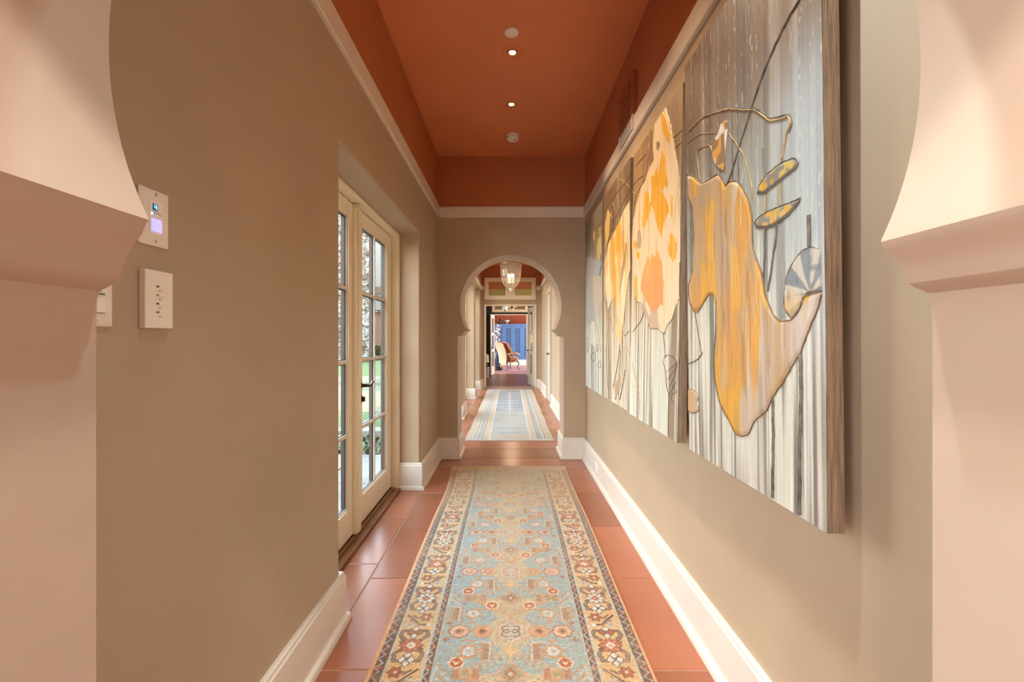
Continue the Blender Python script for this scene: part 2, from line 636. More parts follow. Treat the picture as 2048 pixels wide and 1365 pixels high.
mb.box(-2.8, -2.6, 18.5, 21.65, 0, 3.4)
mb.box(-2.8, -2.6, 15.9, 18.5, 0, 0.3)
mb.box(-2.8, -2.6, 15.9, 18.5, 2.7, 3.4)
mb.box(2.6, 2.8, S1, 17.0, 0, 3.4)
mb.box(2.6, 2.8, 20.4, 21.65, 0, 3.4)
mb.box(2.6, 2.8, 17.0, 20.4, 0, 0.35)
mb.box(2.6, 2.8, 17.0, 20.4, 2.6, 3.4)
struct('wall_study', mb, M['brick'], 'red terracotta wall above the blue cupboard in the farthest room', 'wall', smooth=False)

# ------------------------------------------------------------------ baseboards and trim
BASE = [(0.0, 0.215), (0.010, 0.215), (0.016, 0.209), (0.016, 0.199), (0.021, 0.193), (0.021, 0.030), (0.036, 0.024), (0.040, 0.012), (0.040, 0.0), (0.0, 0.0)]
CAPT = [(0.0, 0.0), (0.016, 0.0), (0.020, 0.004), (0.020, 0.104), (0.012, 0.112), (0.0, 0.112)]

def sweep(mb, path, prof, side=1):
    """run profile (out, z) along an open xy path; side=+1 pushes to the right of travel"""
    P = [Vector(p) for p in path]
    n = len(P)
    rings = []
    for i in range(n):
        d0 = (P[i] - P[i - 1]).normalized() if i else None
        d1 = (P[i + 1] - P[i]).normalized() if i < n - 1 else None
        n0 = Vector((d0.y, -d0.x)) * side if d0 else None
        n1 = Vector((d1.y, -d1.x)) * side if d1 else None
        if n0 is None: m = n1
        elif n1 is None: m = n0
        else:
            m = (n0 + n1)
            m = m / max(0.2, m.length_squared / 2)
        rings.append([mb.bm.verts.new((P[i].x + m.x * o, P[i].y + m.y * o, z)) for o, z in prof])
    k = len(prof)
    for a, b in zip(rings, rings[1:]):
        for i in range(k):
            mb.bm.faces.new((a[i], a[(i + 1) % k], b[(i + 1) % k], b[i]))
    mb.bm.faces.new(rings[0]); mb.bm.faces.new(rings[-1][::-1])

def board(name, label, paths):
    mb = MB()
    for path, side in paths:
        sweep(mb, path, BASE, side)
    return struct(name, mb, M['white'], label, 'baseboard', angle=30)

AJL, AJR = 0.008 - 0.545, 0.008 + 0.544
board('baseboard_left_near', 'tall white baseboard on the left wall, near side of the french door', [([(XL, NEAR1), (XL, 1.918), (XF, 1.918)], 1)])
board('baseboard_left', 'tall white baseboard from the french door into the small arch', [([(XF, 3.634), (XL, 3.634), (XL, END0), (AJL, END0), (AJL, END1), (XL, END1), (XL, 5.2), (XF, 5.2)], 1)])
board('baseboard_left_far', 'white baseboards around the piers of the second hall', [
    ([(XF, 6.80), (XL, 6.80), (XL, 7.35), (XF, 7.35)], 1),
    ([(XF, 9.12), (XL, 9.12), (XL, 9.40), (XF, 9.40)], 1),
    ([(XF, 10.80), (XL, 10.80), (XL, FAR0), (-0.665, FAR0)], 1)])
board('baseboard_right', 'long white baseboard below the painted panels', [([(XR, NEAR1), (XR, END0), (AJR, END0), (AJR, END1), (XR, END1), (XR, 8.22)], -1)])
board('baseboard_right_far', 'white baseboard beside the far double door', [([(XR, 9.14), (XR, FAR0), (0.678, FAR0)], -1)])

def rail(name, label, paths, z0):
    mb = MB()
    for path, side in paths:
        sweep(mb, path, [(o, z + z0) for o, z in CAPT], side)
    return struct(name, mb, M['white'], label, 'trim', angle=30)

rail('trim_1', 'white picture rail around the first hall', [([(XL, NEAR1), (XL, END0), (XR, END0), (XR, NEAR1)], 1)], 2.473)
rail('trim_2', 'white picture rail around the second hall', [([(XL, END1), (XL, FAR0), (-0.655, FAR0)], 1), ([(0.67, FAR0), (XR, FAR0), (XR, END1)], 1)], 2.475)

# ------------------------------------------------------------------ french doors
def french_door(name, label, y0, y1, zt, ztop, handle=True):
    """pair of glazed leaves in a frame standing at the back of the recess; ztop = head of the opening"""
    mid = (y0 + y1) / 2
    root = tag(thing(name, label, 'door', (-0.98, mid, 0.0)), kind='structure')
    xi, xo = -0.961, -1.005
    mb = MB()
    mb.box(-1.012, XF, y1 - 0.034, y1 - 0.001, 0, ztop - 0.001)
    mb.box(-1.012, XF, y0 + 0.001, y0 + 0.034, 0, ztop - 0.001)
    mb.box(-1.012, XF, y0 + 0.034, y1 - 0.034, zt + 0.005, ztop - 0.001)
    mb.build('door_frame', M['cream'], root, bevel=0.004)
    mb = MB()
    mb.box(-1.03, -0.886, y0 + 0.002, y1 - 0.002, 0.0, 0.016)
    mb.box(-0.902, -0.886, y0 + 0.003, y1 - 0.003, 0.016, 0.021)
    mb.box(-0.955, -0.935, y0 + 0.034, y1 - 0.034, 0.016, 0.026)
    mb.box(-1.03, -0.962, y0 + 0.034, y1 - 0.034, 0.016, 0.028)
    mb.build('threshold', M['sill'], root, bevel=0.002)
    for a, b, near in ((y0 + 0.043, mid - 0.003, True), (mid + 0.003, y1 - 0.043, False)):
        st, zr, zb0, zb1 = 0.118, zt - 0.085, 0.032, 0.205
        leaf = MB()
        leaf.box(xo, xi, a, a + st, zb0, zt)
        leaf.box(xo, xi, b - st, b, zb0, zt)
        leaf.box(xo, xi, a + st, b - st, zb0, zb1)
        leaf.box(xo, xi, a + st, b - st, zr, zt)
        leaf = leaf.build('door_leaf', M['cream'], root, bevel=0.003)
        ga, gb = a + st, b - st
        mu = MB()
        mu.box(-0.980, xi - 0.006, (ga + gb) / 2 - 0.011, (ga + gb) / 2 + 0.011, zb1, zr)
        hh = (zr - zb1) / 4
        for i in (1, 2, 3):
            z = zb1 + hh * i
            mu.box(-0.980, xi - 0.007, ga, gb, z - 0.011, z + 0.011)
        for q0, q1 in ((ga, ga + 0.012), (gb - 0.012, gb)):
            mu.box(-0.980, xi - 0.010, q0, q1, zb1, zr)
        mu.box(-0.980, xi - 0.010, ga, gb, zb1, zb1 + 0.012)
        mu.box(-0.980, xi - 0.010, ga, gb, zr - 0.012, zr)
        mu.build('muntin_bars', M['white'], leaf, bevel=0.002)
        cl = MB()                                            # dark clad outer half of the sash
        cl.box(xo - 0.001, -0.986, (ga + gb) / 2 - 0.011, (ga + gb) / 2 + 0.011, zb1, zr)
        for i in (1, 2, 3):
            cl.box(xo - 0.001, -0.986, ga, gb, zb1 + hh * i - 0.011, zb1 + hh * i + 0.011)
        for q0, q1 in ((ga - 0.001, ga + 0.010), (gb - 0.010, gb + 0.001)):
            cl.box(xo - 0.001, -0.986, q0, q1, zb1, zr)
        for q0, q1 in ((zb1 - 0.001, zb1 + 0.010), (zr - 0.010, zr + 0.001)):
            cl.box(xo - 0.001, -0.986, ga, gb, q0, q1)
        tag(cl.build('outer_cladding', M['clad'], leaf), 'dark brown outer cladding of the sash')
        g = MB()
        g.box(-0.985, -0.981, ga + 0.004, gb - 0.004, zb1 + 0.004, zr - 0.004)
        g.build('glass_pane', M['glass'], leaf)
        sp_ = MB()
        for q in range(2):
            for i in range(4):
                c0 = ga + 0.012 if q == 0 else (ga + gb) / 2 + 0.011
                c1 = (ga + gb) / 2 - 0.011 if q == 0 else gb - 0.012
                z0 = zb1 + hh * i + 0.012
                z1 = zb1 + hh * (i + 1) - 0.012
                for (p, r, s, t) in ((c0, c0 + 0.004, z0, z1), (c1 - 0.004, c1, z0, z1), (c0, c1, z0, z0 + 0.004), (c0, c1, z1 - 0.004, z1)):
                    sp_.box(-0.9795, -0.9765, p, r, s, t)
        tag(sp_.build('glazing_spacer', M['black'], leaf), 'dark spacer around the panes')
    mb = MB()
    mb.box(-0.985, -0.966, y1 - 0.0425, y1 - 0.0345, 0.03, zt + 0.004)
    mb.box(-0.985, -0.966, y0 + 0.0345, y0 + 0.0425, 0.03, zt + 0.004)
    mb.box(-0.985, -0.966, y0 + 0.035, y1 - 0.035, zt + 0.0005, zt + 0.0045)
    tag(mb.build('gap_shade', M['black'], root), 'black strip for the shade in the gap')  # black strip stands in for the shaded gap between leaf and frame
    mb = MB()
    mb.box(xi + 0.0005, xi + 0.026, mid - 0.062, mid + 0.022, 0.03, zt - 0.02)
    mb.box(xi + 0.026, xi + 0.030, mid - 0.040, mid + 0.004, 0.03, zt - 0.02)
    mb.build('astragal', M['cream'], root, bevel=0.003)
    mb = MB()
    mb.box(xi + 0.0005, xi + 0.050, mid - 0.058, mid + 0.016, zt - 0.018, zt + 0.002)
    mb.build('latch_block', M['white'], root, bevel=0.003)
    if handle:
        yh = mid + 0.075
        h = MB()
        h.lathe([(0.0, 0), (0.026, 0), (0.026, 0.006), (0.022, 0.010), (0.012, 0.013), (0.011, 0.045), (0, 0.05)], (xi, yh, 0.925), (1, 0, 0), 20)
        h.tube([(xi + 0.045, yh, 0.925), (xi + 0.05, yh + 0.02, 0.922), (xi + 0.05, yh + 0.05, 0.918), (xi + 0.048, yh + 0.085, 0.925), (xi + 0.048, yh + 0.115, 0.94)], 0.009, 8)
        tag(h.build('lever_handle', M['bronze'], root), 'dark lever handle')
        h = MB()
        h.lathe([(0, 0), (0.027, 0), (0.027, 0.008), (0.02, 0.014), (0.0, 0.016)], (xi, yh, 0.838), (1, 0, 0), 20)
        h.box(xi + 0.014, xi + 0.032, yh - 0.005, yh + 0.005, 0.822, 0.854)
        tag(h.build('deadbolt', M['bronze'], root), 'dark thumb turn')
    return root

french_door('door_1', 'cream french door with divided panes in the left wall recess', 1.918, 3.634, 2.05, 2.08)
for i, (lab, d) in enumerate(zip(('french door of the second hall just past the small arch', 'french door of the second hall between the first two piers', 'french door of the second hall nearest the far wall'), DOORS[1:])):
    french_door('door_%d' % (i + 2), 'bright cream ' + lab, d[0], d[1], 2.40, 2.45, False)
for a, b, h in DOORS:
    portal('daylight_opening', (-1.04, (a + b) / 2, h / 2), (1, 0, 0), h, b - a)
portal('daylight_opening', (-2.42, -1.55, 1.7), (1, 0, 0), 1.6, 1.3)
portal('daylight_opening', (-1.1, -3.42, 1.45), (0, 1, 0), 1.8, 2.3)
portal('daylight_opening', (2.82, 13.4, 1.4), (-1, 0, 0), 1.8, 1.6)
portal('daylight_opening', (-2.82, 17.2, 1.5), (1, 0, 0), 2.4, 2.6)
portal('daylight_opening', (2.82, 18.7, 1.48), (-1, 0, 0), 2.25, 3.4)

# ------------------------------------------------------------------ ceiling fittings
def downlight(name, label, x, y, aim, power, size=0.66, z=CEIL, lamp=True, group='recessed ceiling lights', color=WARM, blend=1.0, soft=0.03):
    root = thing(name, label, 'ceiling light', (x, y, z), group)
    mb = MB()
    mb.lathe([(0.036, -0.004), (0.060, -0.006), (0.067, -0.003), (0.068, -0.0005), (0.030, -0.0005)], (x, y, z), n=36, cap=False)
    mb.build('trim_ring', M['ceil'], root)
    mb = MB()
    mb.lathe([(0.037, -0.004), (0.037, -0.010), (0.029, -0.008), (0.022, -0.003), (0.022, -0.0005)], (x, y, z), n=30, cap=False)
    tag(mb.build('inner_ring', M['brass_dull'], root), 'coppery inner ring')
    mb = MB()
    mb.lathe([(0.0, -0.0085), (0.012, -0.0085), (0.021, -0.004), (0.021, -0.001), (0, -0.001)], (x, y, z), n=24)
    tag(mb.build('bulb', M['bulb'], root), 'glowing bulb')
    if lamp:
        d = bpy.data.lights.new('downlight_beam', 'SPOT')
        d.energy = power
        d.color = color
        d.spot_size = size * 2
        d.spot_blend = blend
        d.shadow_soft_size = soft
        o = bpy.data.objects.new('downlight_beam', d)
        COL.objects.link(o)
        o.parent = root
        o.location = (0, 0, -0.05)
        o.rotation_euler = (Vector(aim) - Vector((x, y, z - 0.05))).to_track_quat('-Z', 'Y').to_euler()
    return root

M['brass_dull'] = mat('copper_ring', (0.45, 0.19, 0.08), 0.45, 0.6)
M['bulb'] = mat('lit_bulb', (1, 0.8, 0.5), 0.4, emit=(1.0, 0.72, 0.38), estr=9.0)

P_ART = 68
downlight('recessed_light', 'recessed ceiling light with coppery ring next to the flat white cover', 0.016, 2.91, (0.77, 2.35, 1.25), P_ART)
downlight('recessed_light', 'recessed ceiling light between the first light and the smoke detector', 0.012, 3.55, (0.77, 3.00, 1.25), P_ART)
downlight('recessed_light', 'added unseen ceiling light above the first painted panel', 0.012, 2.10, (0.77, 1.75, 1.40), P_ART * 0.4)  # extra spot added out of frame to light the nearest panel
downlight('recessed_light', 'recessed ceiling light in the room on the near side of the archway', -0.03, -0.60, (-0.03, -0.15, 0), 150, 1.15, color=(1.0, 0.93, 0.84), blend=0.9, soft=0.07)
downlight('recessed_light', 'added unseen fill light washing the right wall, nearest the near archway', 0.10, 0.80, (0.77, 0.80, 1.0), 112, 0.9, color=(0.74, 0.90, 1.0))  # added lamp standing in for cool daylight on the near right wall
for y_, l_ in ((5.75, 'added unseen fill light of the second hall just past the small arch'), (8.1, 'added unseen fill light in the middle of the second hall'), (9.9, 'added unseen fill light of the second hall nearest the far door')):
    downlight('recessed_light', l_, 0.0, y_, (0.0, y_ + 0.2, 0), 46, 1.25, color=(1.0, 0.80, 0.56))  # fill lamps added out of view to brighten this hall

mb = MB()
x, y = 0.009, 2.72
mb.lathe([(0.0, -0.010), (0.036, -0.010), (0.043, -0.007), (0.0435, -0.0005), (0, -0.0005)], (x, y, CEIL), n=36)
tag(mb.build('ceiling_cover_plate', M['pure'], loc=(x, y, CEIL)), 'flat round white cover plate on the terracotta ceiling', 'cover plate')

x, y = 0.026, 4.09
root = thing('smoke_detector', 'round white smoke detector on the ceiling before the end wall', 'smoke detector', (x, y, CEIL))
mb = MB()
mb.lathe([(0, -0.0005), (0.056, -0.0005), (0.056, -0.010), (0.052, -0.012)], (x, y, CEIL), n=32)
mb.build('mounting_base', M['pure'], root)
mb = MB()
mb.lathe([(0.052, -0.012), (0.055, -0.016), (0.055, -0.036), (0.048, -0.046), (0.0, -0.047)], (x, y, CEIL), n=32, cap=False)
mb.build('housing', M['pure'], root)
mb = MB()
for i in range(16):
    a = i * math.pi / 8
    mb.box(x + 0.0545 * math.cos(a) - 0.002, x + 0.0545 * math.cos(a) + 0.002, y + 0.0545 * math.sin(a) - 0.002, y + 0.0545 * math.sin(a) + 0.002, CEIL - 0.032, CEIL - 0.027)
tag(mb.build('vent_slots', M['dark'], root), 'dark vent slots around the rim')
mb = MB(); mb.box(x + 0.012, x + 0.034, y - 0.012, y - 0.004, CEIL - 0.0485, CEIL - 0.0465)
tag(mb.build('sensor_slit', M['dark'], root), 'dark slit')

# ------------------------------------------------------------------ return air grille on the right wall
gy0, gy1, gz0, gz1 = 2.70, 3.04, 2.50, 2.86
root = thing('air_grille', 'square pierced air grille on the right wall overlapping the white picture rail', 'vent', (XR - 0.01, (gy0 + gy1) / 2, gz0))
M['grille'] = wall_paint('grille_paint', [(0, (0.74, 0.69, 0.61)), (2.59, (0.34, 0.105, 0.037))])
mb = MB()
xg0, xg1 = XR - 0.0255, XR - 0.0215
fr = 0.028
mb.box(xg0 - 0.003, XR - 0.0005, gy0, gy0 + fr, gz0, gz1)
mb.box(xg0 - 0.003, XR - 0.0005, gy1 - fr, gy1, gz0, gz1)
mb.box(xg0 - 0.003, XR - 0.0005, gy0 + fr, gy1 - fr, gz1 - fr, gz1)
mb.build('frame', M['grille'], root, bevel=0.002)
mb = MB()
n = 9
py = (gy1 - gy0 - 2 * fr) / n
for i in range(n + 1):                                  # interlaced lattice of diagonals, uprights and rosettes
    yv = gy0 + fr + py * i
    mb.box(xg0, xg1, yv - 0.004, yv + 0.004, gz0 + 0.002, gz1 - fr)
nz_ = int((gz1 - fr - gz0) / py)
for j in range(nz_ + 1):
    zv = gz1 - fr - py * j
    mb.box(xg0, xg1, gy0 + fr, gy1 - fr, zv - 0.004, zv + 0.004)
for i in range(n):
    for j in range(nz_):
        c = Vector((xg0 + 0.004, gy0 + fr + py * (i + 0.5), gz1 - fr - py * (j + 0.5)))
        s = py * 0.5
        sg = 1 if (i + j) % 2 else -1
        mb.tube([c + Vector((0, -s, -s * sg)), c + Vector((0, s, s * sg))], 0.0042, 4)
mb.build('lattice', M['grille'], root)
mb = MB(); mb.box(XR - 0.012, XR - 0.001, gy0 + fr, gy1 - fr, 2.60, gz1 - fr)
mb.box(XR - 0.0215, XR - 0.0205, gy0 + fr, gy1 - fr, gz0 + 0.004, 2.59)
tag(mb.build('dark_duct', M['black'], root), 'dark duct behind the holes')

# ------------------------------------------------------------------ wall plates on the left wall
def plate_box(mb, x, y0, y1, z0, z1, t, edge=0.006):
    p = [(y0, z0), (y1, z0), (y1, z1), (y0, z1)]
    a = [mb.bm.verts.new((x, yy, zz)) for yy, zz in p]
    b = [mb.bm.verts.new((x + t * 0.55, yy, zz)) for yy, zz in p]
    q = [(y0 + edge, z0 + edge), (y1 - edge, z0 + edge), (y1 - edge, z1 - edge), (y0 + edge, z1 - edge)]
    c = [mb.bm.verts.new((x + t, yy, zz)) for yy, zz in q]
    for A, B in ((a, b), (b, c)):
        for i in range(4):
            mb.bm.faces.new((A[i], A[(i + 1) % 4], B[(i + 1) % 4], B[i]))
    mb.bm.faces.new(c); mb.bm.faces.new(a[::-1])

# audio keypad with lit numeral
y0, y1, z0, z1 = 0.876, 0.951, 1.412, 1.527
xw = XL + 0.0005
root = thing('keypad', 'ivory wall keypad with a lit blue number 4, uppermost plate on the left wall', 'keypad', (XL, (y0 + y1) / 2, z0))
mb = MB(); plate_box(mb, xw, y0, y1, z0, z1, 0.0075)
mb.build('face_plate', M['plate'], root, bevel=0.001)
yc, zc = (y0 + y1) / 2, (z0 + z1) / 2
xf = xw + 0.0075
mb = MB(); mb.box(xf, xf + 0.0012, yc - 0.016, yc + 0.016, zc - 0.033, zc + 0.033)
mb.build('insert', M['pure'], root, bevel=0.0005)
mb = MB(); mb.box(xf + 0.0012, xf + 0.0017, yc - 0.010, yc + 0.003, zc + 0.014, zc + 0.028)
tag(mb.build('display', mat('display_blue', (0.004, 0.02, 0.06), 0.3, emit=(0.0, 0.08, 0.22), estr=0.6), root), 'dark blue display')
mb = MB()
xd = xf + 0.0017
for a, b, c, d in ((-0.0055, -0.004, 0.021, 0.026), (-0.0055, 0.0005, 0.0195, 0.021), (-0.001, 0.0005, 0.0165, 0.026)):
    mb.box(xd, xd + 0.0004, yc + a, yc + b, zc + c, zc + d)
tag(mb.build('numeral', mat('display_digit', (0.1, 0.6, 0.9), 0.4, emit=(0.35, 0.9, 1.0), estr=1.2), root), 'lit numeral 4')
mb = MB()
for i in range(5):
    mb.box(xf + 0.0012, xf + 0.0016, yc - 0.011 + i * 0.0055, yc - 0.0085 + i * 0.0055, zc + 0.0075, zc + 0.009)
mb.box(xf + 0.0012, xf + 0.0016, yc - 0.012, yc + 0.012, zc + 0.0105, zc + 0.011)
tag(mb.build('indicator_marks', mat('indicator_violet', (0.16, 0.13, 0.4), 0.5), root), 'tiny violet marks')
mb = MB()
mb.lathe([(0, 0), (0.0022, 0), (0.0022, 0.0006), (0, 0.0006)], (xf + 0.0012, yc - 0.0115, zc + 0.0070), (1, 0, 0), 12)
tag(mb.build('indicator_lamp', mat('indicator_lit', (0.6, 0.55, 1), 0.4, emit=(0.55, 0.5, 1.0), estr=4), root), 'lit violet indicator')
mb = MB()
for r in range(3):
    for c in range(2):
        a = yc - 0.013 + c * 0.0135
        b = zc - 0.003 - r * 0.0088
        mb.box(xf + 0.0012, xf + 0.0026, a, a + 0.0125, b - 0.0080, b)
tag(mb.build('button_pad', mat('backlit_buttons', (0.55, 0.52, 0.9), 0.5, emit=(0.36, 0.33, 1.0), estr=0.75), root), 'backlit violet buttons')
for zz in (zc - 0.048, zc + 0.048):
    mb = MB(); mb.lathe([(0, 0), (0.0034, 0), (0.003, 0.0012), (0, 0.0014)], (xf - 0.0005, yc, zz), (1, 0, 0), 12)
    mb.box(xf + 0.0008, xf + 0.0012, yc - 0.0005, yc + 0.0005, zz - 0.003, zz + 0.003)
    mb.build('screw', M['screw'], root)

# four-button switch
y0, y1, z0, z1 = 0.880, 0.953, 1.243, 1.361
root = thing('scene_switch', 'ivory wall switch with a column of four small buttons', 'switch', (XL, (y0 + y1) / 2, z0))
mb = MB(); mb.box(xw, xw + 0.013, y0, y1, z0, z1)
mb.build('face_plate', M['plate'], root, bevel=0.0015)
yc, zc = (y0 + y1) / 2, (z0 + z1) / 2
xf = xw + 0.013
for i in range(4):
    zz = zc + 0.0265 - i * 0.0175
    mb = MB(); mb.box(xf - 0.001, xf + 0.0022, yc - 0.003, yc + 0.011, zz - 0.0018, zz + 0.0018)
    mb.build('button', M['pure'], root, bevel=0.0005)
    mb = MB(); mb.box(xf - 0.0005, xf + 0.0012, yc - 0.0085, yc - 0.003, zz - 0.0018, zz + 0.0018)
    tag(mb.build('indicator', mat('indicator_green' if i == 1 else 'indicator_olive', (0.42, 0.45, 0.02) if i == 1 else (0.16, 0.12, 0.05), 0.4), root), 'green indicator' if i == 1 else 'olive indicator')
    mb = MB()
    for a, b in ((-0.003, 0.0015), (0.003, 0.006)):
        mb.box(xf, xf + 0.0002, yc + a, yc + b, zz - 0.0095, zz - 0.0080)
    tag(mb.build('legend', mat('legend_ink', (0.16, 0.11, 0.08), 0.6), root), 'tiny dark legend')

# slider dimmer partly behind the arch
y0, y1, z0, z1 = 0.745, 0.817, 1.243, 1.358
root = thing('dimmer_switch', 'ivory dimmer plate half hidden behind the archway tip', 'switch', (XL, (y0 + y1) / 2, z0))
yc, zc = (y0 + y1) / 2, (z0 + z1) / 2
mb = MB(); plate_box(mb, xw, y0, y1, z0, z1, 0.0075)
mb.build('face_plate', M['plate'], root, bevel=0.001)
xf = xw + 0.0075
mb = MB(); mb.box(xf - 0.0004, xf + 0.0003, yc - 0.0175, yc + 0.0175, zc - 0.034, zc + 0.034)
tag(mb.build('gap', M['black'], root), 'dark gap round the rocker')
mb = MB(); mb.box(xf, xf + 0.003, yc - 0.0165, yc + 0.0165, zc - 0.033, zc - 0.001)
mb.box(xf, xf + 0.002, yc - 0.0165, yc + 0.0165, zc + 0.001, zc + 0.033)
mb.build('rocker', M['pure'], root, bevel=0.0007)
mb = MB(); mb.box(xf + 0.002, xf + 0.008, yc + 0.003, yc + 0.016, zc + 0.003, zc + 0.008)
mb.build('slider', M['pure'], root, bevel=0.001)
for zz in (zc - 0.048, zc + 0.048):
    mb = MB(); mb.lathe([(0, 0), (0.0034, 0), (0.003, 0.0012), (0, 0.0014)], (xf - 0.0005, yc, zz), (1, 0, 0), 12)
    mb.build('screw', M['screw'], root)

# outlet in the right baseboard
y0, y1, z0, z1 = 3.79, 3.90, 0.075, 0.155
xb = XR - 0.0215
root = thing('wall_outlet', 'white outlet plate set in the right baseboard near the end wall', 'outlet', (xb, (y0 + y1) / 2, z0))
mb = MB(); mb.box(xb - 0.006, xb, y0, y1, z0, z1)
mb.build('face_plate', M['pure'], root, bevel=0.0015)
for c in (-0.024, 0.024):
    mb = MB(); mb.box(xb - 0.0075, xb - 0.006, (y0 + y1) / 2 + c - 0.016, (y0 + y1) / 2 + c + 0.016, (z0 + z1) / 2 - 0.014, (z0 + z1) / 2 + 0.014)
    r = mb.build('receptacle', M['pure'], root, bevel=0.001)
    for q in (-0.006, 0.006):
        mb = MB()
        mb.box(xb - 0.0080, xb - 0.0075, (y0 + y1) / 2 + c + q - 0.001, (y0 + y1) / 2 + c + q + 0.001, (z0 + z1) / 2 - 0.004, (z0 + z1) / 2 + 0.005)
        tag(mb.build('slot', M['black'], r), 'dark slot')

# ------------------------------------------------------------------ bell jar lantern in the second hall
lx, ly = 0.012, 6.50
lz = 1.965
root = thing('bell_lantern', 'clear ribbed glass bell jar lantern hanging behind the small arch', 'lantern', (lx, ly, CEIL))
M['bell'] = glass_mat('lantern_glass', (0.93, 0.92, 0.90), 0.34)
_n = M['bell'].node_tree                                   # white haze mixed in as painted sheen, so the clear ribs show
_df = _n.nodes.new('ShaderNodeBsdfTranslucent'); _df.inputs[0].default_value = (0.85, 0.83, 0.80, 1)
_dd = _n.nodes.new('ShaderNodeBsdfDiffuse'); _dd.inputs[0].default_value = (0.85, 0.84, 0.82, 1)
_a = _n.nodes.new('ShaderNodeMixShader'); _a.inputs[0].default_value = 0.5
_n.links.new(_df.outputs[0], _a.inputs[1]); _n.links.new(_dd.outputs[0], _a.inputs[2])
_m = _n.nodes.new('ShaderNodeMixShader'); _m.inputs[0].default_value = 0.05
_o = [q for q in _n.nodes if q.type == 'OUTPUT_MATERIAL'][0]
_src = _o.inputs[0].links[0].from_socket
_n.links.new(_src, _m.inputs[1]); _n.links.new(_a.outputs[0], _m.inputs[2]); _n.links.new(_m.outputs[0], _o.inputs[0])
mb = MB()
n = 64
prof = [(0.020, 0.0), (0.045, 0.006), (0.085, 0.035), (0.115, 0.080), (0.136, 0.14), (0.146, 0.21), (0.150, 0.30), (0.152, 0.375)]
rings = []
for r, h in prof:
    rings.append([mb.bm.verts.new((lx + (r + (0.0022 if k % 2 else -0.0022) * min(1, r / 0.1)) * math.cos(2 * math.pi * k / n), ly + (r + (0.0022 if k % 2 else -0.0022) * min(1, r / 0.1)) * math.sin(2 * math.pi * k / n), lz + h)) for k in range(n)])
for a, b in zip(rings, rings[1:]):
    for k in range(n):
        mb.bm.faces.new((a[k], a[(k + 1) % n], b[(k + 1) % n], b[k]))
mb.bm.faces.new(rings[0])
mb.build('glass_bell', M['bell'], root, angle=80)
mb = MB()
mb.lathe([(0.150, 0.352), (0.158, 0.352), (0.160, 0.362), (0.156, 0.372), (0.156, 0.384), (0.161, 0.392), (0.161, 0.400), (0.152, 0.402), (0.150, 0.352)], (lx, ly, lz), n=48, cap=False)
ring = mb.build('rim_band', M['brass'], root)
for k in range(3):
    mb = MB()
    a = 2 * math.pi * k / 3 + 0.5
    c, s = math.cos(a), math.sin(a)
    mb.tube([(lx + 0.158 * c, ly + 0.158 * s, lz + 0.376), (lx + 0.178 * c, ly + 0.178 * s, lz + 0.376), (lx + 0.180 * c, ly + 0.180 * s, lz + 0.395), (lx + 0.165 * c, ly + 0.165 * s, lz + 0.40)], 0.004, 6)
    mb.build('hook', M['brass'], ring)
mb = MB()
for k in range(3):
    a = 2 * math.pi * k / 3 + 0.5
    c, s = math.cos(a), math.sin(a)
    p0 = Vector((lx + 0.17 * c, ly + 0.17 * s, lz + 0.40)); p1 = Vector((lx, ly, lz + 0.78))
    mb.tube([p0.lerp(p1, t / 6) for t in range(7)], 0.0035, 5)
mb.lathe([(0, 0.77), (0.02, 0.775), (0.02, 0.79), (0, 0.80)], (lx, ly, lz), n=16)
mb.tube([(lx, ly, lz + 0.79), (lx, ly, CEIL - 0.02)], 0.005, 6)
mb.build('chain', M['brass'], root)
mb = MB()
mb.lathe([(0, -0.0005), (0.065, -0.0005), (0.06, -0.018), (0.015, -0.03), (0, -0.03)], (lx, ly, CEIL), n=28)
mb.build('ceiling_canopy', M['brass'], root)
mb = MB()
mb.tube([(lx, ly, lz + 0.07), (lx, ly, lz + 0.78)], 0.004, 6)
mb.lathe([(0, 0.058), (0.02, 0.062), (0.028, 0.075), (0.012, 0.085), (0, 0.086)], (lx, ly, lz), n=16)
for k in range(4):
    a = 2 * math.pi * k / 4 + 0.4
    c, s = math.cos(a), math.sin(a)
    mb.tube([(lx, ly, lz + 0.075), (lx + 0.02 * c, ly + 0.02 * s, lz + 0.066), (lx + 0.042 * c, ly + 0.042 * s, lz + 0.078)], 0.004, 6)
stem = mb.build('candle_stem', M['brass'], root)
M['candle'] = mat('ivory_candle', (0.78, 0.66, 0.45), 0.5)
M['flame'] = mat('candle_bulb', (1, 0.8, 0.5), 0.4, emit=(1.0, 0.78, 0.45), estr=9.0)
for k in range(4):
    a = 2 * math.pi * k / 4 + 0.4
    c = (lx + 0.042 * math.cos(a), ly + 0.042 * math.sin(a), lz + 0.078)
    mb = MB(); mb.lathe([(0, 0), (0.014, 0.002), (0.014, 0.006), (0.0085, 0.008), (0.0085, 0.085), (0, 0.087)], c, n=14)
    cd = mb.build('candle', M['candle'], root)
    mb = MB(); mb.lathe([(0, 0.087), (0.008, 0.093), (0.011, 0.105), (0.007, 0.122), (0.002, 0.138), (0, 0.14)], c, n=12)
    tag(mb.build('flame_bulb', M['flame'], cd), 'glowing flame bulb')
mb = MB()
mb.lathe([(0, -0.048), (0.010, -0.044), (0.018, -0.034), (0.012, -0.024), (0.026, -0.016), (0.030, -0.008), (0.022, 0.002), (0, 0.003)], (lx, ly, lz), n=12)
mb.build('crystal_finial', mat('cut_crystal', (0.85, 0.87, 0.86), 0.08, spec=0.9), root)
d = add_light('lantern_glow', 'POINT', (0, 0, 0), 5, (1.0, 0.75, 0.45), shadow_soft_size=0.03)
d.parent = root; d.location = (0, 0, lz + 0.19 - CEIL)

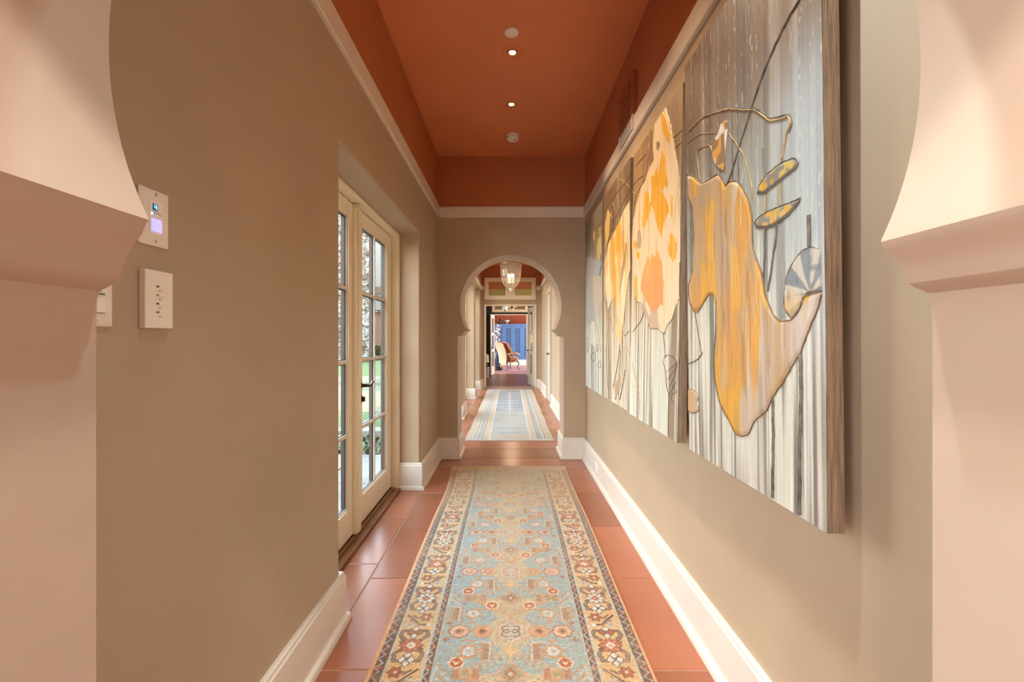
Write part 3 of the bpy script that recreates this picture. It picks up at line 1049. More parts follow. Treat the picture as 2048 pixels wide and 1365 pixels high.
# ------------------------------------------------------------------ white door on the right wall of the second hall
root = tag(thing('door_5', 'closed white door with casing in the right wall of the second hall', 'door', (XR, 8.68, 0)), kind='structure')
mb = MB()
for a, b, c, d_ in ((8.23, 8.33, 0, 2.12), (9.03, 9.13, 0, 2.12), (8.23, 9.13, 2.12, 2.22)):
    mb.box(XR - 0.025, XR - 0.0005, a, b, c, d_)
    mb.box(XR - 0.034, XR - 0.025, a + (0 if a < 9 and d_ < 2.2 else 0.0), a + 0.02 if b - a < 0.2 else b, max(c, 0) if d_ < 2.2 else d_ - 0.02, d_)
M['soft_white'] = mat('soft_white_door_paint', (0.56, 0.52, 0.45), 0.45)
mb.build('casing', M['soft_white'], root, bevel=0.003)
mb = MB()
mb.box(XR - 0.008, XR - 0.0005, 8.335, 9.025, 0.008, 2.115)
mb.box(XR - 0.013, XR - 0.008, 8.335, 8.43, 0.008, 2.115); mb.box(XR - 0.013, XR - 0.008, 8.93, 9.025, 0.008, 2.115)
for z0, z1 in ((0.008, 0.22), (0.95, 1.08), (2.0, 2.115)):
    mb.box(XR - 0.013, XR - 0.008, 8.43, 8.93, z0, z1)
mb.build('door_panel', M['soft_white'], root, bevel=0.002)
mb = MB(); mb.lathe([(0, 0), (0.026, 0), (0.026, 0.006), (0.01, 0.01), (0.01, 0.03), (0.026, 0.045), (0.02, 0.06), (0, 0.063)], (XR - 0.013, 8.40, 0.95), (-1, 0, 0), 16)
mb.build('door_knob', M['bronze'], root)

# ------------------------------------------------------------------ far double door and its transom
def swing(p, hinge, ang):
    c, s = math.cos(ang), math.sin(ang)
    return (hinge[0] + p[0] * c - p[1] * s, hinge[1] + p[0] * s + p[1] * c)

def lite_leaf(root, hinge, ang, width, mats, top=2.07, lites=3, pane=None, side=1, knobz=0.93):
    """door leaf as a flat slab along +x of its hinge, turned by ang; part tree under root"""
    t = 0.042
    def add(mb, x0, x1, y0, y1, z0, z1):
        p = [Vector((*swing(q, hinge, ang), z0)) for q in ((x0, y0), (x1, y0), (x1, y1), (x0, y1))]
        mb.quadbox(p, (0, 0, z1 - z0))
    mb = MB()
    st = 0.12
    add(mb, 0.004, st, 0, t, 0.012, top); add(mb, width - st, width, 0, t, 0.012, top)
    zs = [0.30] + [0.30 + (top - 0.42) * (i + 1) / lites for i in range(lites)]
    add(mb, st, width - st, 0, t, 0.012, zs[0])
    add(mb, st, width - st, 0, t, zs[-1], top)
    for z in zs[1:-1]:
        add(mb, st, width - st, 0, t, z - 0.05, z + 0.05)
    leaf = mb.build('door_leaf', mats, root, bevel=0.003)
    mb = MB(); add(mb, st, width - st, t * 0.42, t * 0.58, zs[0], zs[-1])
    mb.build('glass_pane', pane or M['glass'], leaf)
    mb = MB()
    for yy, d in ((0, -1), (t, 1)):
        p = [Vector((*swing((width - 0.055, yy + d * 0.001), hinge, ang), knobz)), Vector((*swing((width - 0.055, yy + d * 0.05), hinge, ang), knobz)),
             Vector((*swing((width - 0.10, yy + d * 0.055), hinge, ang), knobz)), Vector((*swing((width - 0.17, yy + d * 0.052), hinge, ang), knobz - 0.004))]
        mb.tube(p, 0.010, 8)
        a = Vector((*swing((width - 0.055, yy), hinge, ang), knobz)); b = Vector((*swing((width - 0.055, yy + d), hinge, ang), knobz))
        mb.lathe([(0, 0), (0.028, 0), (0.026, 0.008), (0, 0.01)], a, b - a, 16)
    tag(mb.build('lever_handle', M['dark'], leaf), 'dark lever handle')
    for z in (0.22, 1.03, 1.86):
        mb = MB()
        q = swing((0.0, t / 2 + side * (t / 2 + 0.012)), hinge, ang)
        mb.lathe([(0, 0), (0.012, 0), (0.012, 0.11), (0, 0.11)], (q[0], q[1], z - 0.055), n=10)
        add(mb, 0.0, 0.045, t / 2 + side * t / 2 - 0.001, t / 2 + side * t / 2 + side * 0.004 + 0.001, z - 0.05, z + 0.05)
        tag(mb.build('hinge', M['dark'], leaf), 'dark metal hinge')
    return leaf

root = tag(thing('door_6', 'open cream double door at the end of the second hall', 'door', (0, FAR0, 0)), kind='structure')
mb = MB()
for a, b in ((DX0 - 0.02, DX0 + 0.014), (DX1 - 0.014, DX1 + 0.02)):
    mb.box(a, b, FAR0 - 0.022, FAR0 - 0.0005, 0, DH + 0.02)
mb.box(DX0 + 0.014, DX1 - 0.014, FAR0 - 0.022, FAR0 - 0.0005, DH - 0.014, DH + 0.02)
mb.box(DX0, DX0 + 0.014, FAR0, FAR1, 0, DH); mb.box(DX1 - 0.014, DX1, FAR0, FAR1, 0, DH)
mb.box(DX0 + 0.014, DX1 - 0.014, FAR0, FAR1, DH - 0.014, DH)
mb.build('casing', M['cream'], root, bevel=0.003)
mb = MB(); mb.box(DX0 + 0.014, DX1 - 0.014, FAR0 - 0.03, FAR1 + 0.03, 0.0, 0.012)
mb.build('threshold', M['screw'], root)
lite_leaf(root, (DX1 - 0.013, FAR1 + 0.03), math.radians(100.5), 0.62, M['white'], side=-1)
lite_leaf(root, (DX0 + 0.02, FAR1 + 0.03), math.radians(100), 0.62, M['white'], side=1)

def transom(name, label, x0, x1, z0, z1, y, fr=0.085, mid=0.1, hole=None):
    root = tag(thing(name, label, 'window', ((x0 + x1) / 2, y, z0)), kind='structure')
    mb = MB()
    c = (x0 + x1) / 2
    mb.box(x0, x1, y - 0.03, y - 0.0005, z0, z0 + fr); mb.box(x0, x1, y - 0.03, y - 0.0005, z1 - fr, z1)
    for a, b in ((x0, x0 + fr), (x1 - fr, x1), (c - mid, c - 0.002), (c + 0.002, c + mid)):
        mb.box(a, b, y - 0.03, y - 0.0005, z0 + fr, z1 - fr)
    mb.box(c - 0.012, c + 0.012, y - 0.036, y - 0.03, z0 + 0.004, z1 - 0.004)
    mb.build('sash_frame', M['cream'], root, bevel=0.003)
    for a, b in ((x0 + fr, c - mid), (c + mid, x1 - fr)):
        mb = MB(); mb.box(a, b, y - 0.018, y - 0.013, z0 + fr, z1 - fr)
        mb.build('glass_pane', hole or M['glass'], root)
    return root
transom('window_1', 'cream two-pane transom window above the far double door', -0.648, 0.655, 2.232, 2.79, FAR0, 0.105, 0.125)

# second doorway
root = tag(thing('door_7', 'open cream door pair of the farthest doorway, behind the dark room', 'door', (0, S0, 0)), kind='structure')
mb = MB()
for a, b in ((SX0 - 0.09, SX0 + 0.012), (SX1 - 0.012, SX1 + 0.09)):
    mb.box(a, b, S0 - 0.02, S0 - 0.0005, 0, SH + 0.02)
mb.box(SX0 + 0.012, SX1 - 0.012, S0 - 0.02, S0 - 0.0005, SH - 0.012, SH + 0.03)
mb.box(SX0, SX0 + 0.012, S0, S1, 0, SH); mb.box(SX1 - 0.012, SX1, S0, S1, 0, SH)
mb.build('casing', M['cream'], root, bevel=0.003)
mb = MB(); mb.box(SX0 + 0.012, SX1 - 0.012, S0 - 0.03, S1 + 0.03, 0.0, 0.012)
mb.build('threshold', M['screw'], root)
lite_leaf(root, (SX1 - 0.02, S0 - 0.03), math.radians(261.5), 0.62, M['cream'], side=1)
lite_leaf(root, (SX0 + 0.02, S0 - 0.03), math.radians(262), 0.62, M['cream'], side=-1)
transom('window_2', 'cream transom window above the farthest doorway', -0.63, 0.63, 2.175, 2.70, S0, 0.10, 0.10, mat('dim_pane', (0.30, 0.19, 0.11), 0.1))

# ------------------------------------------------------------------ numpy raster for woven and painted surfaces
def vnoise(x, y, seed=0):
    """value noise in about 0..1"""
    x = np.asarray(x, float); y = np.asarray(y, float)
    xi = np.floor(x).astype(np.int64); yi = np.floor(y).astype(np.int64)
    xf = x - xi; yf = y - yi
    xf = xf * xf * (3 - 2 * xf); yf = yf * yf * (3 - 2 * yf)
    def h(a, b):
        n = (a * 374761393 + b * 668265263 + seed * 1442695041) & 0x7fffffff
        n = ((n ^ (n >> 13)) * 1274126177) & 0x7fffffff
        return ((n ^ (n >> 16)) & 0xffff) / 65535.0
    a = h(xi, yi); b = h(xi + 1, yi); c = h(xi, yi + 1); d = h(xi + 1, yi + 1)
    return (a * (1 - xf) + b * xf) * (1 - yf) + (c * (1 - xf) + d * xf) * yf

def sstep(a, b, x):
    t = np.clip((x - a) / (b - a), 0, 1)
    return t * t * (3 - 2 * t)

def pip(px, py, poly):
    ins = np.zeros(px.shape, bool)
    n = len(poly)
    for i in range(n):
        x0, y0 = poly[i]; x1, y1 = poly[(i + 1) % n]
        if y0 == y1:
            continue
        c = ((y0 > py) != (y1 > py)) & (px < (x1 - x0) * (py - y0) / (y1 - y0) + x0)
        ins ^= c
    return ins

def seg_dist(px, py, pts):
    d = np.full(px.shape, 1e9)
    for (x0, y0), (x1, y1) in zip(pts, pts[1:]):
        dx, dy = x1 - x0, y1 - y0
        L = dx * dx + dy * dy + 1e-12
        t = np.clip(((px - x0) * dx + (py - y0) * dy) / L, 0, 1)
        d = np.minimum(d, np.hypot(px - x0 - t * dx, py - y0 - t * dy))
    return d

def grid_object(name, X, Y, Z, rgb, material, parent, smooth=True):
    """rectangular grid mesh with a dye colour per point; rgb in 0-255 display values"""
    n, m = X.shape
    off = Vector((0, 0, 0)); q = parent
    while q is not None:
        off += q.location; q = q.parent
    co = np.stack([X - off.x, Y - off.y, Z - off.z], -1).reshape(-1, 3).astype(np.float32)
    idx = np.arange(n * m).reshape(n, m)
    fc = np.stack([idx[:-1, :-1], idx[:-1, 1:], idx[1:, 1:], idx[1:, :-1]], -1).reshape(-1, 4).astype(np.int32)
    me = bpy.data.meshes.new(name)
    me.vertices.add(n * m); me.vertices.foreach_set('co', co.ravel())
    me.loops.add(fc.size); me.loops.foreach_set('vertex_index', fc.ravel())
    me.polygons.add(len(fc)); me.polygons.foreach_set('loop_start', np.arange(0, fc.size, 4, dtype=np.int32))
    me.update(calc_edges=True)
    at = me.attributes.new('dye', 'FLOAT_COLOR', 'POINT')
    c = np.ones((n * m, 4), np.float32)
    c[:, :3] = lin(np.clip(rgb, 0, 255).reshape(-1, 3))
    at.data.foreach_set('color', c.ravel())
    me.polygons.foreach_set('use_smooth', [smooth] * len(fc))
    me.materials.append(material)
    o = bpy.data.objects.new(name, me)
    COL.objects.link(o)
    if parent is not None:
        o.parent = parent
    return o

class Cloth:
    """colour raster measured in metres"""
    def __init__(s, w, l, res):
        s.res = res
        s.nx = int(round(w / res)) + 1; s.ny = int(round(l / res)) + 1
        s.x = np.linspace(-w / 2, w / 2, s.nx); s.y = np.linspace(0, l, s.ny)
        s.a = np.zeros((s.ny, s.nx, 3))
    def win(s, x0, x1, y0, y1):
        i0 = max(0, np.searchsorted(s.x, x0)); i1 = min(s.nx, np.searchsorted(s.x, x1) + 1)
        j0 = max(0, np.searchsorted(s.y, y0)); j1 = min(s.ny, np.searchsorted(s.y, y1) + 1)
        return slice(j0, j1), slice(i0, i1)
    def put(s, sl, mask, c, o=1.0):
        v = s.a[sl]
        v[mask] = v[mask] * (1 - o) + np.array(c, float) * o
    def rect(s, x0, x1, y0, y1, c, o=1.0):
        sl = s.win(x0, x1, y0, y1)
        v = s.a[sl]
        if v.size: v[:] = v * (1 - o) + np.array(c, float) * o
    def poly(s, pts, c, o=1.0):
        xs = [p[0] for p in pts]; ys = [p[1] for p in pts]
        sl = s.win(min(xs) - .01, max(xs) + .01, min(ys) - .01, max(ys) + .01)
        if s.a[sl].size == 0: return
        px, py = np.meshgrid(s.x[sl[1]], s.y[sl[0]])
        s.put(sl, pip(px, py, pts), c, o)
    def line(s, pts, w, c, o=1.0):
        xs = [p[0] for p in pts]; ys = [p[1] for p in pts]
        sl = s.win(min(xs) - w, max(xs) + w, min(ys) - w, max(ys) + w)
        if s.a[sl].size == 0: return
        px, py = np.meshgrid(s.x[sl[1]], s.y[sl[0]])
        s.put(sl, seg_dist(px, py, pts) < w / 2, c, o)
    def petal(s, cx, cy_, r0, r1, n, k, c, o=1.0, asp=1.0, ph=0.0):
        """rosette with n lobes; k = lobe depth"""
        sl = s.win(cx - r1 * 1.2, cx + r1 * 1.2, cy_ - r1 * asp * 1.2, cy_ + r1 * asp * 1.2)
        if s.a[sl].size == 0: return
        px, py = np.meshgrid(s.x[sl[1]] - cx, (s.y[sl[0]] - cy_) / asp)
        r = np.hypot(px, py); a = np.arctan2(py, px)
        lim = 1 + k * np.cos(n * (a + ph))
        s.put(sl, (r < r1 * lim) & (r >= r0 * lim), c, o)

def sym(P):
    return [[(sx * x, y) for x, y in P] for sx in (1, -1)]

# palette of the near runner
R_TAN, R_BRN, R_BLU, R_ORG, R_RED, R_PNK, R_LIN, R_WHT, R_SAG = (192, 156, 108), (100, 74, 60), (136, 148, 146), (178, 126, 78), (156, 90, 56), (180, 140, 110), (168, 164, 150), (192, 186, 172), (142, 136, 108)

def guard(c, x0, x1, seed):
    """dark guard stripe with a broken zigzag"""
    rng = random.Random(seed)
    c.rect(x0, x1, 0, c.y[-1], R_BRN)
    y, k, w = 0.0, 0, (x1 - x0)
    lo, hi = x0 + w * 0.18, x1 - w * 0.18
    while y < c.y[-1]:
        st = 0.022
        a, b = ((lo, y), (hi, y + st)) if k % 2 else ((hi, y), (lo, y + st))
        c.line([a, b], 0.0055, rng.choice([(178, 168, 152), (170, 140, 108), (160, 152, 146)]), 0.85)
        if k % 5 == 0:
            c.petal((x0 + x1) / 2 + w * 0.2, y + st * 0.9, 0, 0.008, 4, 0.2, (160, 92, 60))
        y += st; k += 1

def border(c, s, x0, x1, phase):
    """main border on one side: bracketed rosettes with lozenges between"""
    per = 0.64
    L = c.y[-1]
    cx = (x0 + x1) / 2
    h = abs(x1 - x0) / 2 * 0.84
    c.rect(min(x0, x1), max(x0, x1), 0, L, R_TAN)
    c.rect(min(x0, x1), max(x0, x1), 0, L, R_ORG, 0.10)
    def ln(pts, w, col): c.line([(cx + s * a * h, b) for a, b in pts], w, col)
    def pl(pts, col, o=1): c.poly([(cx + s * a * h, b) for a, b in pts], col, o)
    y = -per + phase
    k = 0
    while y < L + per:
        for q in (0, 1):
            yc = y + q * per / 2
            col, core = ((R_WHT, R_RED) if (k + q) % 2 == 0 else ((176, 106, 70), R_WHT))
            # bracket hexagon arms around the rosette
            for sg in (1, -1):
                arm = [(-0.20 * sg, yc + 0.085), (-0.86 * sg, yc + 0.085), (-0.96 * sg, yc + 0.060), (-0.45 * sg, yc + 0.024)]
                arm2 = [(0.20 * sg, yc - 0.085), (0.80 * sg, yc - 0.085), (0.92 * sg, yc - 0.045), (0.45 * sg, yc - 0.016)]
                for A in (arm, arm2):
                    if sg == -1:
                        A = [(a, 2 * yc - b) for a, b in A] if False else A
                    ln(A, 0.017, R_BRN); ln(A, 0.007, (138, 116, 100))
            for sg in (1, -1):
                ln([(0.35 * sg, yc), (0.86 * sg, yc + 0.022 * sg)], 0.008, R_BRN)
                ln([(0.35 * sg, yc + 0.012), (0.78 * sg, yc + 0.035 * sg)], 0.006, R_BRN)
            c.petal(cx, yc, 0, 0.043, 8, 0.14, R_BRN)
            c.petal(cx, yc, 0, 0.037, 8, 0.16, col)
            for a in range(8):
                t = a * math.pi / 4 + 0.39
                c.line([(cx + 0.014 * math.cos(t), yc + 0.014 * math.sin(t)), (cx + 0.034 * math.cos(t), yc + 0.034 * math.sin(t))], 0.005, R_BRN, 0.6)
            c.petal(cx, yc, 0, 0.017, 4, 0.1, core)
            c.petal(cx, yc, 0, 0.008, 4, 0.1, R_PNK)
            # lozenge of four on both sides
            for d, cols in ((0.078, (R_WHT, R_RED)), (-0.078, (R_WHT, (196, 190, 176)))):
                w_, hh = 0.30, 0.022
                for a, b, e in ((0, hh, 0), (0, -hh, 0), (w_, 0, 1), (-w_, 0, 1)):
                    Q = [(a - w_ + a * 0, yc + d + b), (a, yc + d + b + hh), (a + w_, yc + d + b), (a, yc + d + b - hh)]
                    pl(Q, R_BRN)
                    Q2 = [(a - w_ * .75, yc + d + b), (a, yc + d + b + hh * .75), (a + w_ * .75, yc + d + b), (a, yc + d + b - hh * .75)]
                    pl(Q2, cols[e])
        for q in (0.25, 0.75):
            yc = y + q * per
            sg = 1 if q < 0.5 else -1
            # small red blossom, twig and pale rosette between the brackets
            c.petal(cx + s * 0.45 * h * sg, yc + 0.018, 0, 0.026, 6, 0.18, R_BRN)
            c.petal(cx + s * 0.45 * h * sg, yc + 0.018, 0, 0.021, 6, 0.2, R_RED)
            c.petal(cx + s * 0.45 * h * sg, yc + 0.018, 0, 0.007, 4, 0.1, R_WHT)
            ln([(-0.85 * sg, yc + 0.03), (-0.2 * sg, yc - 0.01), (0.1 * sg, yc - 0.03), (0.55 * sg, yc - 0.035)], 0.011, R_BRN)
            ln([(-0.5 * sg, yc + 0.03), (-0.1 * sg, yc + 0.01)], 0.009, R_BRN)
            ln([(-0.6 * sg, yc - 0.005), (-0.2 * sg, yc - 0.028)], 0.008, R_BRN)
            c.petal(cx - s * 0.55 * h * sg, yc - 0.03, 0, 0.020, 6, 0.2, R_LIN)
            c.petal(cx - s * 0.55 * h * sg, yc - 0.03, 0, 0.010, 6, 0.2, R_PNK)
            c.rect(cx + s * 0.75 * h * sg - .007, cx + s * 0.75 * h * sg + .007, yc - 0.045, yc - 0.025, R_WHT)
        y += per; k += 2

def field(c, w, y0, y1):
    """mirrored floral field of the near runner"""
    X, Y = np.meshgrid(c.x, c.y)
    sl = (np.abs(X) <= w) & (Y >= y0) & (Y <= y1)
    ab = vnoise(X * 2 + 5, Y * 9, 3) * 0.6 + vnoise(X * 4, Y * 31, 4) * 0.4
    base = np.array(R_BLU, float)[None, None] * (1 - ab[..., None] * 0.35) + np.array((160, 154, 132), float)[None, None] * (ab[..., None] * 0.35)
    c.a[sl] = base[sl]
    per = 0.475
    k = 0
    y = y0 - 0.37
    while y < y1 + per:
        # tan halo of the central column
        sl2 = c.win(-0.17, 0.17, max(y0, y - per / 2), min(y1, y + per / 2))
        if c.a[sl2].size:
            px, py = np.meshgrid(c.x[sl2[1]], c.y[sl2[0]])
            m = (np.abs(px) / 0.17 + np.abs(py - y - per * 0.5) / (per * 0.5) < 0.95)
            m2 = (np.abs(px) / 0.15 + np.abs(py - y) / (per * 0.45) < 0.8)
            c.put(sl2, m | m2, R_TAN, 0.55)
        # central palmette with lobed outline
        c.petal(0, y, 0, 0.062, 6, 0.10, R_PNK, 0.9, 1.25, 0.52)
        c.petal(0, y, 0, 0.052, 6, 0.10, R_LIN, 0.9, 1.25, 0.52)
        c.petal(0, y, 0.036, 0.041, 6, 0.12, R_RED, 0.8, 1.2, 0.52)
        for dx in (-0.018, 0.018):
            c.petal(dx, y, 0.008, 0.014, 4, 0, R_BRN if k % 3 == 0 else R_ORG, 0.8)
        c.line([(-0.034, y + 0.03), (-0.034, y - 0.03), (0.034, y - 0.03), (0.034, y + 0.03), (-0.034, y + 0.03)], 0.006, R_BRN if k % 3 == 0 else R_ORG, 0.8)
        c.line([(0, y - 0.08), (0, y - 0.14)], 0.012, R_TAN)
        # comb-like feathers in the lozenge between two palmettes
        ym = y + per * 0.5
        for sx in (1, -1):
            for i in range(15):
                t = i / 14.0
                a = (sx * (0.012 + 0.165 * t), ym - 0.125 + 0.115 * t)
                c.line([a, (a[0] - sx * 0.002, a[1] + 0.040)], 0.0055, R_ORG if i % 2 else R_PNK, 0.85)
                b = (sx * (0.012 + 0.165 * t), ym + 0.125 - 0.115 * t)
                c.line([b, (b[0] - sx * 0.012, b[1] - 0.034)], 0.0055, R_ORG if i % 2 else R_TAN, 0.85)
            c.line([(0, ym - 0.14), (sx * 0.19, ym - 0.01)], 0.009, R_ORG, 0.8)
            c.line([(0, ym + 0.14), (sx * 0.19, ym + 0.01)], 0.008, R_PNK, 0.8)
        for i, rr in enumerate((0.066, 0.046, 0.026)):
            c.poly([(-rr, ym), (0, ym + rr * 1.15), (rr, ym), (0, ym - rr * 1.15)], (R_PNK, R_SAG, R_RED)[i], 0.8)
        c.poly([(-0.012, ym), (0, ym + .014), (0.012, ym), (0, ym - .014)], R_LIN)
        for sx in (1, -1):
            # pair of rosettes level with the palmette
            for x, col in ((0.118, R_PNK), (0.215, (190, 160, 136))):
                c.petal(sx * x, y, 0, 0.044, 6 if x < .2 else 8, 0.07, R_ORG if x < .2 else R_RED, 0.9, 0.95)
                c.petal(sx * x, y, 0, 0.037, 6 if x < .2 else 8, 0.07, col, 0.9, 0.95)
                c.petal(sx * x, y, 0.012, 0.018, 4, 0.1, R_RED, 0.9)
                c.petal(sx * x, y, 0, 0.010, 4, 0.1, R_BRN if k % 2 else R_LIN, 0.9)
            # boteh bars above and below
            for d in (1, -1):
                yb = y + d * 0.118
                bx = 0.238 if d > 0 else 0.095
                c.rect(min(sx * (bx - .020), sx * (bx + .020)), max(sx * (bx - .020), sx * (bx + .020)), yb - 0.048, yb + 0.048, R_ORG, 0.8)
                c.rect(min(sx * (bx - .010), sx * (bx + .014)), max(sx * (bx - .010), sx * (bx + .014)), yb - 0.042, yb + 0.036, (140, 112, 92), 0.85)
                c.line([(sx * (bx - .014), yb - 0.05), (sx * (bx - .014), yb + 0.045), (sx * (bx + .03), yb + 0.058), (sx * (bx + .048), yb + 0.048)], 0.009, R_LIN)
                for i in range(4):
                    c.line([(sx * (bx + .022), yb - 0.03 + i * 0.02), (sx * (bx + .046), yb - 0.022 + i * 0.02)], 0.006, R_ORG, 0.85)
                # lobed ring beside it
                c.petal(sx * 0.165, yb, 0.026, 0.036, 8, 0.10, R_ORG)
                c.petal(sx * 0.165, yb, 0, 0.026, 8, 0.10, (166, 174, 170))
                c.petal(sx * 0.165, yb, 0, 0.010, 5, 0.2, R_PNK)
                # red cup flower
                yk = y + d * 0.180
                xk = 0.085 if d > 0 else 0.205
                c.petal(sx * xk, yk, 0, 0.030, 8, 0.06, (214, 176, 140))
                c.petal(sx * xk, yk, 0, 0.024, 8, 0.06, R_RED)
                c.poly([(sx * (xk - .014), yk + .008), (sx * xk, yk - .014), (sx * (xk + .014), yk + .008), (sx * xk, yk + .0)], (214, 190, 164))
                c.line([(sx * xk, yk - d * .03), (sx * 0.15, yk - d * .03)], 0.007, R_ORG)
                # small sprigs
                c.petal(sx * 0.262, y + d * 0.052, 0, 0.012, 4, 0.3, R_RED, 0.8)
                c.petal(sx * 0.165, y + d * 0.058, 0, 0.012, 4, 0.3, R_ORG, 0.8)
            # stubby columns and hatched corners in the lozenge row
            for x in (0.205, 0.130):
                c.rect(min(sx * (x - .011), sx * (x + .011)), max(sx * (x - .011), sx * (x + .011)), ym - 0.026, ym + 0.026, (160, 112, 84), 0.85)
            c.petal(sx * 0.168, ym, 0, 0.026, 6, 0.1, R_ORG, 0.75)
            c.petal(sx * 0.168, ym, 0, 0.016, 6, 0.1, R_SAG, 0.75)
            c.line([(sx * 0.285, ym - 0.05), (sx * 0.275, ym + 0.05)], 0.010, R_LIN)
            for i in range(4):
                c.line([(sx * 0.272, ym + 0.045 - i * 0.02), (sx * (0.228), ym - 0.0 - i * 0.02)], 0.007, R_LIN if i % 2 else R_ORG, 0.9)
        rng = random.Random(100 + k)                     # small filler sprigs, mirrored
        for _ in range(46):
            x_, y_ = rng.uniform(.02, .285), y + rng.uniform(-.5, .5) * per
            if not (y0 < y_ < y1): continue
            col = rng.choice([R_ORG, R_PNK, R_TAN, R_SAG, R_LIN, R_RED])
            dx, dy = rng.choice([(.016, 0), (0, .016), (.012, .012), (.012, -.012)])
            for sx in (1, -1):
                c.line([(sx * x_, y_), (sx * (x_ + dx), y_ + dy)], .0065, col, .6)
        y += per; k += 1

def wear(c, rng_seed, amt=0.07, fade=None, f=0.25):
    rs = np.random.RandomState(rng_seed)
    X, Y = np.meshgrid(c.x, c.y)
    knots = 1 + amt * (rs.rand(c.ny, c.nx, 1) - 0.5) * 2
    rowv = 1 + 0.035 * (rs.rand(c.ny, 1, 1) - 0.5) * 2
    c.a *= knots * rowv
    if fade is not None:
        w = sstep(0.45, 0.85, vnoise(X * 6, Y * 5, rng_seed) * 0.6 + vnoise(X * 25, Y * 40, rng_seed + 1) * 0.4)[..., None] * f
        c.a = c.a * (1 - w) + np.array(fade, float) * w

def lay_rug(root, c, ystart, cx, thick, wave, material, flare=0.0):
    X, Y = np.meshgrid(c.x, c.y)
    L = c.y[-1]
    Yw = Y + ystart
    side = np.abs(X) / c.x[-1]
    Xw = X + cx + wave * (vnoise(Yw * 2.3 + 7, Y * 0 + 0.5, 21) - 0.5) * np.sign(X) * side + flare * sstep(0.8, 1.0, Y / L) * (X < 0) * -side
    Z = thick + 0.0012 * vnoise(X * 40, Y * 40, 9) + 0.002 * (vnoise(X * 3, Y * 3, 8) - 0.5)
    edge = np.minimum(np.minimum(X - c.x[0], c.x[-1] - X), np.minimum(Y, L - Y))
    Z = np.where(edge < 1e-6, 0.0006, Z)
    return grid_object('pile', Xw, Yw, Z, c.a, material, root)

M['rug'] = attr_mat('wool_pile', 0.95, sheen=0.25, bump=0.35, bscale=420)

# near runner
RL, RW, RY = 3.52, 1.05, 0.74
c = Cloth(RW, RL, 0.0042)
hw = RW / 2
c.a[:] = R_TAN
field(c, 0.292, 0.05, RL - 0.10)
for s in (1, -1):
    def band(a, b, col, o=1.0): c.rect(min(s * a, s * b), max(s * a, s * b), 0, RL, col, o)
    border(c, s, s * 0.325, s * 0.468, 0.06)
    c.rect(min(s * .290, s * .296), max(s * .290, s * .296), 0, RL, R_LIN)
    guard(c, min(s * .296, s * .320), max(s * .296, s * .320), 3 + s)
    band(.320, .330, R_LIN); band(.463, .474, R_LIN)
    guard(c, min(s * .474, s * .512), max(s * .474, s * .512), 7 + s)
    band(.512, .53, (206, 150, 104))
c.rect(-.51, .51, RL - 0.13, RL, R_TAN)
for i in range(17):
    x = -0.46 + i * 0.0575
    c.petal(x, RL - 0.065, 0, 0.024, 6, .2, R_ORG, 0.8); c.petal(x, RL - 0.065, 0, 0.012, 6, .2, R_SAG, 0.8)
c.rect(-.51, .51, RL - 0.020, RL - 0.012, R_SAG); c.rect(-.35, .35, RL - 0.128, RL - 0.120, R_BRN, .6)
wear(c, 5, 0.13, (172, 146, 114), 0.40)
# the far end of the runner blends to a yellower ground
Xc, Yc = np.meshgrid(c.x, c.y)
wf = (sstep(2.1, 3.0, Yc + 0.25 * (vnoise(Xc * 5, Yc * 5, 3) - .5)) * 0.45)[..., None]
c.a = c.a * (1 - wf) + np.array((190, 152, 98), float) * wf
root = thing('runner_rug', 'tan and blue floral runner rug with dark guard borders on the hall floor', 'rug', (0, RY + RL / 2, 0))
lay_rug(root, c, RY, 0.003, 0.0085, 0.018, M['rug'], 0.03)
mb = MB()
rr = random.Random(4)
for i in range(150):
    x = -0.535 + i * (1.055 / 149)
    l = 0.012 + rr.random() * 0.016
    y = RY + RL - 0.003
    mb.tube([(x, y, 0.006), (x + rr.uniform(-.003, .003), y + l * .5, 0.004), (x + rr.uniform(-.006, .006), y + l, 0.002)], 0.0016, 4)
tag(mb.build('fringe', mat('cream_fringe', (0.55, 0.42, 0.27), 0.9), root), 'short cream fringe')

# far runner, faded blue and cream
C_CRM, C_ICE, C_BLU, C_LIN2, C_PCH = (176, 164, 142), (188, 187, 182), (130, 142, 152), (88, 96, 104), (186, 156, 130)
R2Y, R2L, R2W = 5.36, 5.50, 1.08
c = Cloth(R2W, R2L, 0.009)
c.a[:] = C_CRM
for s in (1, -1):
    def band(a, b, col, o=1.0): c.rect(min(s * a, s * b), max(s * a, s * b), 0, R2L, col, o)
    band(.53, .55, (150, 150, 146))
    band(.425, .53, (178, 163, 138))
    band(.415, .425, C_LIN2); band(.335, .415, C_ICE); band(.327, .335, C_LIN2)
    band(.255, .327, (184, 165, 138)); band(.235, .255, C_ICE)
    y = 0.05; k = 0
    while y < R2L:
        c.petal(s * .375, y, 0, 0.030, 3, .35, C_LIN2, .75, 1.2, 0.5 if k % 2 else 0)
        c.petal(s * .375, y, 0, 0.013, 5, .2, C_CRM, .9)
        c.line([(s * .345, y + .045), (s * .405, y + .075)], .013, (130, 136, 140), .7)
        c.petal(s * .478, y * 1.0, 0, .026, 6, .2, C_PCH, .7)
        c.petal(s * .29, y, 0, .022, 6, .2, C_PCH, .6)
        y += 0.105; k += 1
X, Y = np.meshgrid(c.x, c.y)
inn = (np.abs(X) < .235) & (Y > .28) & (Y < R2L - .2)
blue = sstep(2.0, 2.5, Y)[..., None] * 0.75 + 0.25
ab = vnoise(X * 3, Y * 7, 31)[..., None]
fieldc = np.array((168, 170, 163), float) * (1 - blue) + np.array((124, 131, 142), float) * blue
fieldc = fieldc * (0.94 + .12 * ab)
